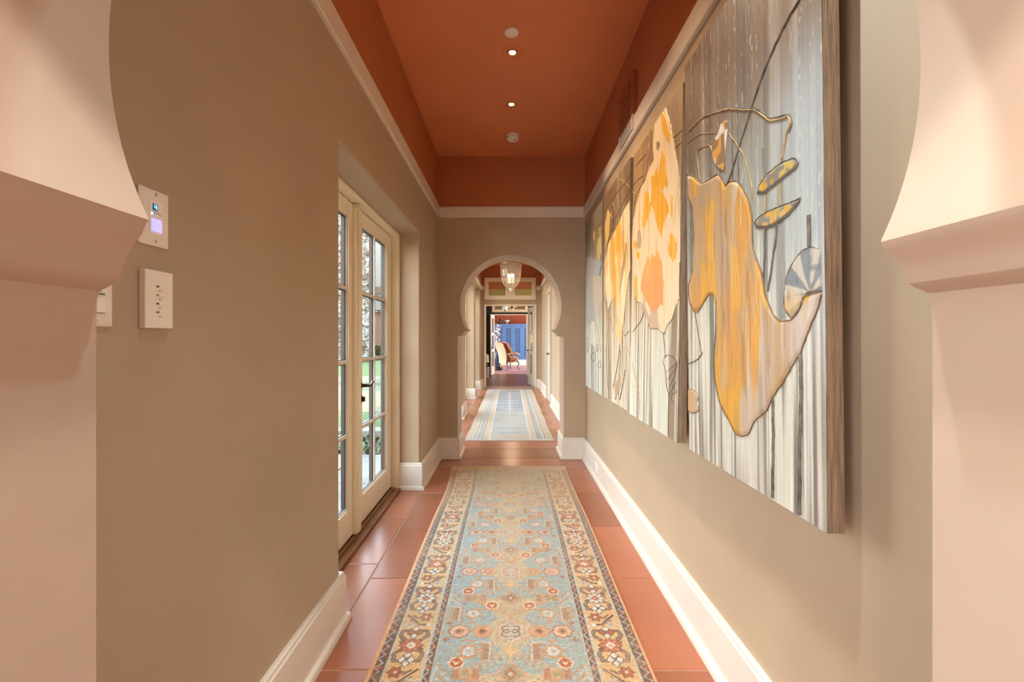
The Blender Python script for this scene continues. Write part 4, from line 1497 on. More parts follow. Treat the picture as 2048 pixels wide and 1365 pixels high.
c.a[inn] = np.broadcast_to(fieldc, c.a.shape)[inn]
c.a[(np.abs(X) < .55) & ((Y < .06) | (Y > R2L - .05))] = C_ICE
y = 0.55; k = 0
while y < R2L - .3:
    o = 0.35 + 0.5 * float(sstep(1.6, 2.6, np.array(y)))
    c.line([(0, y - .18), (0, y + .18)], .022, C_ICE, o)
    for sx in (1, -1):
        c.line([(0, y), (sx * .06, y + .05), (sx * .12, y + .01), (sx * .15, y + .09)], .016, C_ICE, o)
        c.line([(sx * .05, y - .12), (sx * .11, y - .17), (sx * .17, y - .1)], .015, C_LIN2, o * .8)
        c.petal(sx * .15, y + .09, 0, .030, 6, .25, C_PCH, o)
        c.petal(sx * .15, y + .09, 0, .013, 6, .25, C_LIN2, o)
        c.line([(sx * .215, y - .2), (sx * .215, y + .2)], .02, (112, 134, 160), o if y > 2.2 else 0.1)
    c.petal(0, y, 0, .065, 6, .2, C_ICE, o); c.petal(0, y, 0, .045, 6, .2, C_BLU, o); c.petal(0, y, 0, .020, 6, .2, C_PCH, o)
    y += .36; k += 1
c.petal(0, .42, .075, .09, 2, .25, C_LIN2, .7, .5)
c.line([(-.23, .33), (-.1, .26), (.1, .26), (.23, .33)], .03, C_PCH, .7)
wear(c, 15, 0.08, (176, 168, 152), 0.45)
root = thing('runner_rug', 'faded pale blue and cream runner rug beyond the small arch', 'rug', (0, R2Y + R2L / 2, 0))
lay_rug(root, c, R2Y, -0.005, 0.008, 0.03, M['rug'])

# ------------------------------------------------------------------ painted panels on the right wall
ZB, ZT = 0.800, 2.265
class Panel:
    def __init__(s, d0, d1, x0, k):
        s.d0, s.d1, s.x0, s.k = d0, d1, x0, k
    def X(s, z):
        return s.x0 + s.k * (z - 1.5)
    def at(s, u, v, lift=0.0):
        """point of the panel face in the direction the photograph shows it"""
        a = (VC - v) / (u - UC)
        x = (s.x0 + s.k * (EYE - 1.5)) / (1 - s.k * a)
        d = FPX * x / (u - UC)
        return Vector((x - lift, d, EYE + (VC - v) * d / FPX))
    def poly(s, pts):
        return [(p.y, p.z) for p in (s.at(u, v) for u, v in pts)]

P1 = Panel(0.962, 1.706, 0.679, -0.0115)
P2 = Panel(1.806, 2.527, 0.690, 0.017)
P3 = Panel(2.552, 3.284, 0.690, 0.0)
P4 = Panel(3.318, 4.053, 0.690, 0.0)
for p in (P1, P2):
    pass

def mixc(A, col, w):
    return A * (1 - w[..., None]) + np.array(col, float) * w[..., None]

def over(A, L, w):
    return A * (1 - w[..., None]) + L * w[..., None]

def soft(Y, Z, poly, res=0.0042):
    """coverage 0..1 of a polygon with an anti-aliased rim"""
    m = pip(Y, Z, poly)
    y0 = min(p[0] for p in poly) - .02; y1 = max(p[0] for p in poly) + .02
    z0 = min(p[1] for p in poly) - .02; z1 = max(p[1] for p in poly) + .02
    box = (Y > y0) & (Y < y1) & (Z > z0) & (Z < z1)
    d = np.full(Y.shape, 1.0)
    d[box] = seg_dist(Y[box], Z[box], list(poly) + [poly[0]])
    return np.clip(.5 + np.where(m, d, -d) / res, 0, 1)

def ground(Y, Z, top, mid, low, seed, drip=(98, 90, 82)):
    t = (Z - ZB) / (ZT - ZB) + 0.10 * (vnoise(Y * 9, Z * 1.5, seed) - .5)
    A = np.broadcast_to(np.array(low, float), Y.shape + (3,)).copy()
    A = mixc(A, mid, sstep(0.25, 0.55, t)); A = mixc(A, top, sstep(0.55, 0.86, t))
    n = .40 * vnoise(Y * 45, Z * 1.3, seed + 1) + .30 * vnoise(Y * 120, Z * 2.2, seed + 2) + .30 * vnoise(Y * 17, Z * .8, seed + 3)
    A = mixc(A, drip, sstep(.52, .68, n) * .78)
    n4 = .5 * vnoise(Y * 150, Z * 1.1, seed + 9) + .5 * vnoise(Y * 34, Z * .7, seed + 10)
    A = mixc(A, (78, 72, 66), sstep(.68, .80, n4) * .5)
    n2 = .5 * vnoise(Y * 60, Z * 1.6, seed + 5) + .5 * vnoise(Y * 23, Z * 1.0, seed + 6)
    A = mixc(A, (226, 224, 210), sstep(.55, .8, n2) * (.65 - .42 * sstep(.4, .8, t)))
    A *= (1 + .10 * (vnoise(Y * 260, Z * 6, seed + 7) - .5))[..., None]
    A *= (1 + .06 * (vnoise(Y * 400, Z * 400, seed + 8) - .5))[..., None]
    return A

def leaf_paint(A, mask, Y, Z, base, gold, pale, seed, goldness):
    Yw = Y + .012 * (vnoise(Y * 30, Z * 22, seed + 11) - .5)
    n = .42 * vnoise(Yw * 13, Z * 3.4, seed) + .20 * vnoise(Yw * 60, Z * 4, seed + 1) + .26 * vnoise(Yw * 8, Z * 7, seed + 2) + .12 * vnoise(Y * 110, Z * 30, seed + 3)
    L = np.broadcast_to(np.array(base, float), A.shape).copy()
    L = mixc(L, gold, sstep(.38, .60, n + goldness))
    n2 = .6 * vnoise(Y * 30 + 9, Z * 4, seed + 4) + .4 * vnoise(Y * 90, Z * 7, seed + 5)
    L = mixc(L, pale, sstep(.56, .74, n2) * .8)
    n3 = .5 * vnoise(Y * 50 + 3, Z * 2.2, seed + 7) + .5 * vnoise(Y * 18, Z * 3, seed + 8)
    L = mixc(L, (150, 118, 98), sstep(.62, .8, n3) * .55)
    return over(A, L, mask)

M['paint'] = attr_mat('painted_canvas', 0.40, bump=0.10, bscale=90, spec=0.5)
M['rope_brown'] = mat('brown_relief_cord', (0.17, 0.105, 0.055), 0.6, var=0.4, scale=30)
M['rope_tan'] = mat('ochre_relief_cord', (0.40, 0.25, 0.10), 0.6, var=0.4, scale=30)
M['rope_grey'] = mat('grey_brown_relief_stem', (0.135, 0.11, 0.085), 0.6, var=0.6, scale=30)
M['rope_pale'] = mat('pale_relief_line', (0.55, 0.43, 0.27), 0.6, var=0.25, scale=30)

def make_panel(p, label, paint, res, cords, seed):
    """canvas with painted relief on its face, wooden stretcher sides, cords laid on it"""
    root = thing('painted_panel', label, 'painting', (p.x0, (p.d0 + p.d1) / 2, ZB), 'painted lotus panels on the right wall')
    ny = int((p.d1 - p.d0) / res) + 1; nz = int((ZT - ZB) / res) + 1
    Y, Z = np.meshgrid(np.linspace(p.d0, p.d1, ny), np.linspace(ZB, ZT, nz))
    A, H = paint(p, Y, Z)
    H = H + 0.0008 * (vnoise(Y * 180, Z * 30, seed) - .5) + 0.0007 * (vnoise(Y * 60, Z * 8, seed + 3) - .5)
    Xs = p.X(Z)
    # grid runs so that its face looks into the hall
    grid_object('canvas', Xs - H, Y, Z, A, M['paint'], root)
    mb = MB()
    t = 0.036
    zs = (ZB, ZT)
    q = []
    for (y, z) in ((p.d0, ZB), (p.d1, ZB), (p.d1, ZT), (p.d0, ZT)):
        q.append((p.X(z) + 0.0012, y, z))
    b = [(x + t, y, z) for x, y, z in q]
    va = [mb.bm.verts.new(v) for v in q]; vb = [mb.bm.verts.new(v) for v in b]
    mb.bm.faces.new(va); mb.bm.faces.new(vb[::-1])
    for i in range(4):
        mb.bm.faces.new((va[i], va[(i + 1) % 4], vb[(i + 1) % 4], vb[i]))
    tag(mb.build('stretcher', M['wood'], root, smooth=False), 'brown stained wooden sides')
    for z in (1.05, 2.0):
        mb = MB()
        mb.box(p.X(z) + t - 0.002, XR - 0.0005, (p.d0 + p.d1) / 2 - 0.2, (p.d0 + p.d1) / 2 + 0.2, z - 0.02, z + 0.02)
        mb.build('hanging_cleat', M['wood'], root, smooth=False)
    mbs = {}
    for pts, r, m in cords:
        P = [p.at(u, v, r * 0.30) for u, v in pts]
        S = []
        for i in range(len(P) - 1):                       # smooth the polyline and let it waver like cord
            p0, p1, p2, p3 = P[max(i - 1, 0)], P[i], P[i + 1], P[min(i + 2, len(P) - 1)]
            for j in range(6):
                t_ = j / 6.0
                S.append(0.5 * ((2 * p1) + (p2 - p0) * t_ + (2 * p0 - 5 * p1 + 4 * p2 - p3) * t_ ** 2 + (3 * p1 - p0 - 3 * p2 + p3) * t_ ** 3))
        S.append(P[-1])
        S = [Vector((w.x, min(max(w.y, p.d0 + .004), p.d1 - .004), min(max(w.z, ZB + .002), ZT - .002))) for w in S]
        S = [w + Vector((0, .0008 * math.sin(w.z * 90 + w.y * 37) + .0006 * math.sin(w.z * 231), .0008 * math.sin(w.y * 190))) for w in S]
        o = MB().tube(S, r * (0.60 if r < .005 else 0.72), 7, flat=0.8)
        nm = {'rope_brown': 'leaf_outline', 'rope_tan': 'tendril', 'rope_grey': 'stem', 'rope_pale': 'vein'}[m]
        o.build(nm, M[m], root)
    return root

# --- panel 1 : the large golden leaf, pods and fan
LEAF_A = [(1451, 373), (1457, 366), (1465, 362), (1476, 364), (1489, 381), (1500, 409), (1505, 445), (1506, 488), (1513, 517), (1523, 543), (1531, 588), (1542, 617), (1558, 641), (1584, 639), (1599, 620), (1611, 593), (1643, 583), (1643.5, 590), (1634, 625), (1618.5, 659), (1605, 700), (1602, 706), (1583, 736), (1566, 767), (1546.6, 795), (1533, 822), (1510, 843), (1499, 867), (1485, 873), (1471, 867), (1460, 845), (1441, 809), (1430, 756), (1429, 700), (1431, 678), (1432.5, 604), (1426, 589), (1417, 591), (1399.5, 620), (1389, 624), (1380, 604), (1377.5, 572), (1386, 540), (1388.5, 472), (1385, 414), (1375, 390), (1374, 351), (1386, 353), (1402, 366), (1418, 360), (1436.5, 349), (1447, 361)]
FAN = [(1618.5, 495.6), (1639, 497), (1643.5, 509), (1643.5, 583), (1613, 587), (1597.5, 620), (1584, 636), (1571, 617), (1569.7, 588), (1575, 551), (1589.5, 522), (1605, 503)]
POD_C = [(1515.6, 387), (1521, 369), (1534, 350), (1555, 332), (1571, 322), (1589, 317), (1597, 326), (1590, 340), (1576, 350), (1550, 372), (1529, 387)]
POD_D = [(1509, 447), (1518, 435), (1539, 422), (1566, 411), (1587, 403), (1601, 396), (1595, 411), (1579, 430), (1560, 445), (1539, 456), (1518, 457)]
FOLD_B = [(1453.6, 239), (1457.6, 245), (1452, 303), (1447, 342), (1431, 330), (1424.6, 306), (1420.7, 293), (1436.5, 269), (1442, 248)]
MUSH = [(1377, 779), (1388, 781), (1397, 795), (1393, 808), (1399, 820), (1388, 827), (1377, 822)]

def paint1(p, Y, Z):
    A = ground(Y, Z, (120, 98, 80), (146, 148, 138), (206, 205, 192), 100)
    # cool daylight near the outer edge, painted into the ground as silver
    near = sstep(1.25, 1.02, Y) * sstep(1.05, 1.5, Z) * sstep(2.05, 1.75, Z)
    A = mixc(A, (196, 208, 214), near * .55)
    # pale speckled combing
    n = vnoise(Y * 130, Z * 3, 41) * vnoise(Y * 240, Z * 60, 42)
    A = mixc(A, (206, 200, 186), sstep(.50, .72, n) * .6 * sstep(1.2, 1.6, Z))
    H = np.zeros(Y.shape)
    la = soft(Y, Z, p.poly(LEAF_A))
    yc, zc = p.at(1475, 640).y, 1.25
    gold = .16 * np.exp(-((Y - p.at(1478, 600).y) / .11) ** 2) - .09 * sstep(1.50, 1.66, Y) - .10 * sstep(1.16, 1.02, Y)
    A = leaf_paint(A, la, Y, Z, (180, 148, 110), (202, 144, 58), (196, 182, 166), 60, gold - .02)
    fine = .6 * vnoise(Y * 140, Z * 5, 171) + .4 * vnoise(Y * 60, Z * 14, 172)
    A = mixc(A, (118, 86, 56), sstep(.66, .82, fine) * .45 * la)
    e1 = .7 * vnoise(Y * 17, Z * 4.2, 161) + .3 * vnoise(Y * 70, Z * 5, 163); e2 = .6 * vnoise(Y * 30, Z * 7, 162) + .4 * vnoise(Y * 95, Z * 9, 164)
    lob = sstep(1.22, 1.05, Y) * sstep(.40, .62, e1)                       # lilac white right lobe
    A = mixc(A, (196, 190, 190), (lob * .7) * la)
    foot = sstep(1.22, 1.05, Z + .12 * (e1 - .5)) * sstep(.42, .6, e2 * .5 + e1 * .5)
    A = mixc(A, (198, 182, 164), (foot * .7) * la)
    lft = sstep(1.49, 1.56, Y) * sstep(.40, .6, e1 * .6 + e2 * .4)
    A = mixc(A, (166, 130, 102), (lft * .75) * la)
    A = mixc(A, (214, 156, 40), (sstep(.54, .66, (.7 * vnoise(Y * 18, Z * 5, 165) + .3 * vnoise(Y * 80, Z * 9, 168))) * .8) * la)
    A = mixc(A, (150, 142, 134), (sstep(.66, .78, (.7 * vnoise(Y * 24, Z * 4, 166) + .3 * vnoise(Y * 90, Z * 7, 169))) * .7) * la)
    d = seg_dist(Y, Z, p.poly(LEAF_A) + p.poly(LEAF_A)[:1])
    H = np.where(la > .5, np.clip(d / .01, 0, 1) * .004, H)
    fa = soft(Y, Z, p.poly(FAN)) * (1 - la)
    fc = p.at(1622, 585)
    ang = np.arctan2(Z - fc.z, -(Y - fc.y))
    rad = np.hypot(Z - fc.z, Y - fc.y)
    ray = np.sin(ang * 7.5 + 1.1) + .9 * (vnoise(ang * 9, rad * 12, 70) - .5) + .5 * (vnoise(Y * 90, Z * 60, 72) - .5)
    F = mixc(np.broadcast_to(np.array((188, 180, 162), float), A.shape).copy(), (116, 122, 128), sstep(-.25, .25, ray))
    F = mixc(F, (92, 92, 92), sstep(.55, .95, vnoise(Y * 60, Z * 50, 73)) * .6)
    low = sstep(.00, -.05, (Z - fc.z) + .06 * (vnoise(Y * 30, Z * 30, 71) - .5))
    F = mixc(F, (206, 164, 96), low * .85)
    A = over(A, F, fa); H = np.where(fa > .5, .003, H)
    for k, P in enumerate((POD_C, POD_D)):
        Q = p.poly(P); m = soft(Y, Z, Q); dd = seg_dist(Y, Z, Q + Q[:1])
        n = vnoise(Y * 50, Z * 90, 80 + k)
        L = np.broadcast_to(np.array((194, 166, 92), float), A.shape).copy()
        L = mixc(L, (126, 122, 112), sstep(.45, .7, n)); L = mixc(L, (206, 152, 40), sstep(.6, .78, vnoise(Y * 70, Z * 40, 83 + k)) * .8)
        L = mixc(L, (104, 106, 104), sstep(.008, .002, dd))
        A = over(A, L, m); H = np.where(m > .5, np.clip(dd / .006, 0, 1) * .005, H)
    Q = p.poly(FOLD_B); m = soft(Y, Z, Q)
    n = vnoise(Y * 34, Z * 26, 90)
    L = np.broadcast_to(np.array((142, 108, 76), float), A.shape).copy()
    L = mixc(L, (214, 200, 180), sstep(.5, .6, n)); L = mixc(L, (216, 158, 70), sstep(.66, .74, vnoise(Y * 40, Z * 30, 91)) * .8)
    A = over(A, L, m); H = np.where(m > .5, .003, H)
    Q = p.poly(MUSH); m = soft(Y, Z, Q); A = mixc(A, (190, 158, 122), m); H = np.where(m > .5, .003, H)
    # gold flecks beside the bottom of the leaf, darker drips under it
    dr = vnoise(Y * 70, Z * .8, 95)
    under = sstep(.0, .25, p.at(1485, 873).z - Z) * sstep(.5, .7, dr)
    A = mixc(A, (120, 108, 98), under * .5)
    return A, H

CORDS1 = [
    (LEAF_A[:17][1:], .0032, 'rope_brown'), (LEAF_A[17:], .0032, 'rope_brown'), ([LEAF_A[-1], LEAF_A[0], LEAF_A[1]], .003, 'rope_brown'),
    ([(1625, -46), (1599, 0), (1571, 49), (1531, 137), (1504, 216), (1479, 295), (1460, 356), (1451, 373)], .0045, 'rope_grey'),
    ([(1377, 262), (1380, 260), (1407, 235), (1439, 223), (1460, 218), (1487, 220), (1508, 220), (1529, 232), (1539, 241), (1568, 237), (1576, 232), (1582, 246), (1575, 264), (1568, 303), (1564, 320)], .0042, 'rope_tan'),
    ([(1460, 216), (1487, 217), (1508, 217), (1529, 226), (1541, 236), (1570, 230), (1580, 231), (1585, 246), (1579, 265)], .0028, 'rope_grey'),
    ([(1560, 366), (1562, 409)], .0042, 'rope_tan'), ([(1555, 452), (1552, 480), (1545, 530), (1537, 583)], .0045, 'rope_grey'),
    ([(1526, 298), (1529, 353)], .0040, 'rope_grey'), ([(1531, 388), (1530.5, 425)], .004, 'rope_tan'), ([(1531, 458), (1530, 525), (1527.5, 564)], .0045, 'rope_grey'),
    ([(1457.6, 266), (1473, 287), (1489, 314), (1500, 351), (1504, 366), (1505, 401)], .0034, 'rope_tan'),
    ([(1377, 285), (1399, 269), (1431, 266)], .0030, 'rope_tan'),
    ([(1419, 290), (1397, 301), (1397, 330), (1401, 360)], .0034, 'rope_tan'),
    (FOLD_B + FOLD_B[:1], .0022, 'rope_brown'), (POD_C + POD_C[:1], .0030, 'rope_grey'), (POD_D + POD_D[:1], .0030, 'rope_grey'),
    (FAN[3:] + FAN[:2], .0030, 'rope_brown'),
    ([(1620, 430), (1620, 494)], .0062, 'rope_grey'),
    ([(1602, 707), (1604, 760), (1603.7, 811), (1602.5, 860), (1601, 909), (1601.5, 960), (1601, 1030)], .0062, 'rope_grey'),
    ([(1546.6, 797), (1548, 850), (1548, 895), (1547, 950), (1546.6, 997)], .0056, 'rope_grey'),
    ([(1390, 625), (1396, 660), (1402, 700), (1404.6, 706), (1396, 719), (1378, 728)], .0034, 'rope_brown'),
    (MUSH, .0024, 'rope_brown'), ([(1377, 803), (1394, 811)], .003, 'rope_grey'),
    ([(1450, 376), (1425, 392), (1386, 413)], .0016, 'rope_pale'), ([(1450, 377), (1418, 420), (1390, 468)], .0016, 'rope_pale'),
    ([(1450, 378), (1432, 440), (1410, 530), (1394, 615)], .0016, 'rope_brown'), ([(1453, 376), (1473, 419), (1489, 525), (1502, 604), (1521, 700), (1527, 731), (1544, 794)], .0018, 'rope_brown'),
    ([(1451, 378), (1454, 440), (1453.6, 498), (1447, 657)], .0018, 'rope_brown'), ([(1492, 564), (1481, 683), (1477, 700), (1463, 845)], .0014, 'rope_brown'),
    ([(1531, 738), (1556, 762), (1564, 769)], .002, 'rope_pale'), ([(1431, 749), (1440, 742), (1443, 735)], .0018, 'rope_brown'),
    ([(1448, 578), (1436, 596)], .002, 'rope_brown'), ([(1502, 475), (1492, 492)], .002, 'rope_pale'),
] + [([(1620, 586), q], .0018, 'rope_brown') for q in ((1607, 506), (1593, 520), (1619, 498), (1636, 502), (1577, 560), (1573, 600), (1642, 530))]

# --- panel 2 : white and gold leaf hanging from the top
LEAF_G = [(1331, 216), (1335, 224), (1343, 253), (1349, 290), (1357, 333), (1361, 380), (1360, 590), (1357, 603), (1352, 615), (1345, 638), (1335, 651), (1329.5, 667), (1324, 665), (1316, 658), (1301, 657), (1295, 640), (1289.5, 623), (1282, 606), (1274, 604), (1270.5, 592), (1266, 547), (1264.5, 480), (1267, 440), (1274, 410), (1284, 372), (1291, 362), (1299, 333), (1297, 291), (1305, 255), (1312, 240), (1324, 221)]
GOLD2 = [[(1324, 225), (1331, 228), (1339, 257), (1345, 274), (1339, 280), (1327, 263), (1324, 244)],
         [(1327, 304), (1333, 314), (1335, 348), (1339, 371), (1331, 377), (1327, 387), (1337, 406), (1340, 421), (1331, 453), (1326, 478), (1320, 460), (1312, 440), (1310, 419), (1301, 406), (1305, 371), (1303, 348), (1318, 343), (1324, 318)],
         [(1291, 388), (1299, 390), (1302, 409), (1301, 428), (1293, 458), (1286, 455), (1287, 428)],
         [(1308, 512), (1316, 500), (1327, 531), (1329, 573), (1327, 604), (1310, 623), (1293, 602), (1282, 577), (1287, 547), (1293, 526)],
         [(1343, 465), (1356, 478), (1352, 512), (1348, 526), (1339, 507)],
         [(1270, 478), (1275, 480), (1275, 495), (1268, 498)], [(1273, 505), (1278, 500), (1281, 515), (1277, 520)],
         [(1270, 560), (1275, 560), (1277, 600), (1273, 602)], [(1345, 395), (1350, 400), (1347, 440), (1343, 430)]]
def paint2(p, Y, Z):
    A = ground(Y, Z, (160, 128, 92), (196, 176, 148), (204, 206, 194), 200, (126, 104, 84))
    la = soft(Y, Z, p.poly(LEAF_G), .005)
    n = .5 * vnoise(Y * 40, Z * 5, 210) + .5 * vnoise(Y * 110, Z * 8, 211)
    L = np.broadcast_to(np.array((226, 206, 172), float), A.shape).copy()
    L = mixc(L, (204, 172, 132), sstep(.5, .72, n) * .7)
    L = mixc(L, (176, 152, 136), sstep(.6, .75, vnoise(Y * 22, Z * 4, 214)) * sstep(1.75, 1.3, Z) * .7)
    A = over(A, L, la)
    H = np.where(la > .5, .003, 0.0)
    wob = .022 * (vnoise(Y * 26, Z * 11, 220) - .5) + .010 * (vnoise(Y * 90, Z * 34, 221) - .5)
    for i, g in enumerate(GOLD2):
        m = soft(Y + wob, Z + wob * 2.2, p.poly(g), .006) * la
        n = vnoise(Y * 60, Z * 9, 230 + i)
        col = (222, 162, 92) if i == 3 else (222, 164, 44)
        G = mixc(np.broadcast_to(np.array(col, float), A.shape).copy(), (232, 184, 112), sstep(.4, .75, n) * .6)
        if i == 3:
            G = mixc(G, (208, 140, 92), sstep(1.62, 1.45, Z + .1 * (n - .5)) * .6)
        A = over(A, G, m); H = np.where(m > .5, .0042, H)
    # dark eye, folded brown edge, grey shadowy petal
    for P, col in (([(1314, 285), (1319, 282), (1322, 290), (1318, 302), (1314, 298)], (112, 92, 74)), ([(1297, 300), (1303, 262), (1309, 245), (1306, 285), (1308, 318), (1303, 330), (1299, 345)], (110, 82, 56)),
                   ([(1275, 462), (1281, 458), (1284, 478), (1280, 500), (1274, 490)], (166, 142, 124)), ([(1282, 604), (1290, 610), (1303, 640), (1299, 652), (1292, 630)], (172, 156, 146))):
        m = soft(Y + wob, Z + wob, p.poly(P), .008); A = mixc(A, col, m * .75)
    return A, H
CORDS2 = [
    (LEAF_G[6:], .0028, 'rope_brown'), (LEAF_G[:7], .0024, 'rope_tan'),
    ([(1296, 344), (1310, 332), (1320, 318), (1331, 298), (1336, 290), (1331, 288), (1333, 294)], .003, 'rope_brown'),
    ([(1347, 275), (1358, 266), (1366, 258)], .004, 'rope_tan'), ([(1350, 296), (1358, 288), (1367, 281)], .004, 'rope_tan'),
    ([(1267, 420), (1270, 404), (1276, 384), (1290, 358), (1297, 318), (1299, 286), (1305, 254)], .004, 'rope_tan'),
    ([(1267, 371), (1275, 360), (1286, 352)], .004, 'rope_tan'), ([(1264.5, 384), (1272, 388), (1280, 391)], .004, 'rope_tan'),
    ([(1270, 334), (1280, 322), (1293, 308)], .004, 'rope_tan'),
    ([(1275, 478), (1300, 468), (1330, 450), (1355, 430)], .0016, 'rope_pale'), ([(1308, 512), (1318, 524), (1328, 537), (1340, 532), (1361, 527)], .0018, 'rope_pale'),
    ([(1290, 618), (1283, 640), (1272, 656), (1266, 664)], .0036, 'rope_brown'),
    ([(1327, 667), (1329, 690), (1331.5, 715)], .003, 'rope_brown'), ([(1326, 722), (1331, 742), (1334, 775), (1338, 792), (1337, 830), (1337, 873)], .0032, 'rope_brown'),
    ([(1327, 718), (1334, 711), (1345, 713), (1352, 722), (1354, 728), (1352, 745), (1345, 778), (1338, 791)], .0026, 'rope_grey'),
    ([(1354, 724), (1345, 734), (1333, 744)], .0018, 'rope_grey'), ([(1354, 726), (1346, 745), (1335, 760)], .0018, 'rope_grey'), ([(1354, 728), (1348, 755), (1338, 775)], .0018, 'rope_grey'),
    ([(1353, 765), (1348, 775), (1353, 785), (1345, 788), (1343, 800), (1350, 808)], .0022, 'rope_grey'),
    ([(1264.5, 725), (1272, 758), (1278, 790), (1281, 836)], .0026, 'rope_tan'),
]

# --- panel 3 : narrow golden leaf over reeds
LEAF_H = [(1260, 402), (1260.5, 540), (1258, 556), (1255, 575), (1251, 612), (1248, 646), (1243, 662), (1236, 640), (1228, 590), (1222, 606), (1216, 622), (1212, 575), (1209, 530), (1212, 500), (1222, 478), (1230, 462), (1240, 440), (1250, 418)]
def paint3(p, Y, Z):
    A = ground(Y, Z, (112, 92, 72), (186, 166, 138), (206, 196, 176), 300, (110, 92, 74))
    Q = p.poly(LEAF_H); la = soft(Y, Z, Q, .006)
    g = .30 * np.exp(-((Y - p.at(1233, 520).y) / .13) ** 2) * sstep(1.35, 1.55, Z) - .12
    A = leaf_paint(A, la, Y, Z, (224, 206, 172), (218, 160, 58), (228, 214, 186), 320, g)
    H = np.where(la > .5, .003, 0.0)
    wob = .016 * (vnoise(Y * 50, Z * 20, 330) - .5)
    for P, col in (([(1252, 488), (1255, 486), (1252, 520), (1246, 560), (1240, 585), (1243, 545), (1249, 515)], (150, 122, 100)),
                   ([(1210, 450), (1216, 420), (1222, 430), (1218, 470), (1212, 498)], (226, 196, 118)),
                   ([(1223, 455), (1228, 440), (1216, 500), (1211, 520), (1213, 495)], (116, 92, 68)),
                   ([(1236, 640), (1240, 630), (1246, 655), (1243, 690), (1236, 678), (1231, 668)], (226, 194, 132)),
                   ([(1229, 770), (1238, 755), (1241, 740), (1243, 765), (1233, 800), (1231, 790)], (176, 146, 116))):
        m = soft(Y + wob, Z + wob, p.poly(P), .008); A = mixc(A, col, m * .8); H = np.where(m > .5, .003, H)
    return A, H
CORDS3 = [
    (LEAF_H[1:17], .003, 'rope_brown'),
    ([(1260, 350), (1250, 366), (1236, 383), (1226, 398), (1217, 410), (1209.5, 424)], .004, 'rope_tan'),
    ([(1238, 358), (1250, 364), (1260, 376)], .004, 'rope_tan'), ([(1260, 380), (1248, 402), (1236, 425), (1223, 460)], .0034, 'rope_tan'),
    ([(1233, 390), (1237, 402), (1240, 418)], .0034, 'rope_tan'), ([(1226.7, 406), (1223, 420), (1225, 436), (1230, 436), (1230, 420), (1226.7, 406)], .004, 'rope_tan'),
    ([(1226.5, 412), (1227, 440), (1224, 464)], .005, 'rope_grey'),
    ([(1213, 565), (1217, 590), (1216, 622), (1222, 640), (1226, 664)], .0032, 'rope_tan'), ([(1226, 575), (1218, 600), (1216, 622)], .003, 'rope_tan'),
    ([(1229, 576), (1236, 598), (1241, 625)], .003, 'rope_tan'), ([(1252, 570), (1250, 610), (1246, 645)], .0034, 'rope_brown'),
    ([(1210, 590), (1216, 640), (1214, 700), (1215, 760), (1217, 780)], .0028, 'rope_brown'), ([(1240, 690), (1237, 720), (1231, 755), (1227, 775)], .004, 'rope_brown'),
    ([(1241, 700), (1240, 745), (1234, 775), (1231, 800)], .0035, 'rope_brown'), ([(1251, 740), (1247, 765), (1240, 800)], .0045, 'rope_brown'),
    ([(1245, 660), (1250, 672), (1258, 662)], .003, 'rope_grey'), ([(1252, 690), (1257, 702), (1260, 712)], .003, 'rope_tan'),
]

# --- panel 4 : farthest, pale blue petals and small pods
def paint4(p, Y, Z):
    A = ground(Y, Z, (122, 112, 90), (176, 176, 168), (206, 214, 206), 400, (118, 116, 110))
    H = np.zeros(Y.shape)
    wob = .018 * (vnoise(Y * 50, Z * 20, 430) - .5)
    for P, col in (([(1174, 517), (1182, 512), (1190, 520), (1198, 517), (1203, 524), (1199, 550), (1193, 553), (1191, 640), (1186, 650), (1181, 640), (1174, 660)], (172, 176, 180)),
                   ([(1190, 522), (1202, 524), (1199, 545), (1194, 552), (1191, 540)], (150, 176, 206)),
                   ([(1186, 552), (1202, 552), (1204, 600), (1194, 640), (1186, 600)], (196, 186, 168)),
                   ([(1196, 480), (1203, 470), (1203, 505), (1198, 523), (1194, 505)], (222, 200, 130)),
                   ([(1183, 640), (1191, 645), (1193, 700), (1184, 690), (1180, 670)], (226, 228, 218)),
                   ([(1186, 466), (1190, 462), (1190, 478), (1188, 486)], (206, 178, 110)), ([(1197, 455), (1202, 452), (1203, 474), (1199, 478)], (190, 150, 80))):
        m = soft(Y + wob, Z + wob, p.poly(P), .008); A = mixc(A, col, m * .75); H = np.where(m > .5, .003, H)
    return A, H
def ring(cx, cy_, rx, ry, n=10):
    return [(cx + rx * math.cos(2 * math.pi * i / n), cy_ + ry * math.sin(2 * math.pi * i / n)) for i in range(n + 1)]
CORDS4 = [
    ([(1204.3, 444), (1198, 452), (1190, 464)], .004, 'rope_tan'), ([(1203, 470), (1198, 480), (1194, 505)], .003, 'rope_tan'),
    ([(1174, 517), (1180, 528), (1176, 560), (1181, 640), (1186, 650), (1191, 640)], .003, 'rope_grey'), ([(1190, 520), (1192, 552), (1199, 550), (1203, 524)], .003, 'rope_grey'),
    ([(1191, 645), (1193, 690), (1195, 700)], .003, 'rope_grey'), ([(1184, 648), (1179, 672)], .003, 'rope_grey'), ([(1193, 645), (1202, 706)], .0028, 'rope_tan'),
    (ring(1187, 714, 4.5, 9), .003, 'rope_grey'), (ring(1199.5, 730, 2.5, 7), .003, 'rope_grey'), (ring(1195, 697, 2.2, 7), .003, 'rope_grey'), (ring(1175.5, 690, 2.2, 15), .003, 'rope_grey'),
]

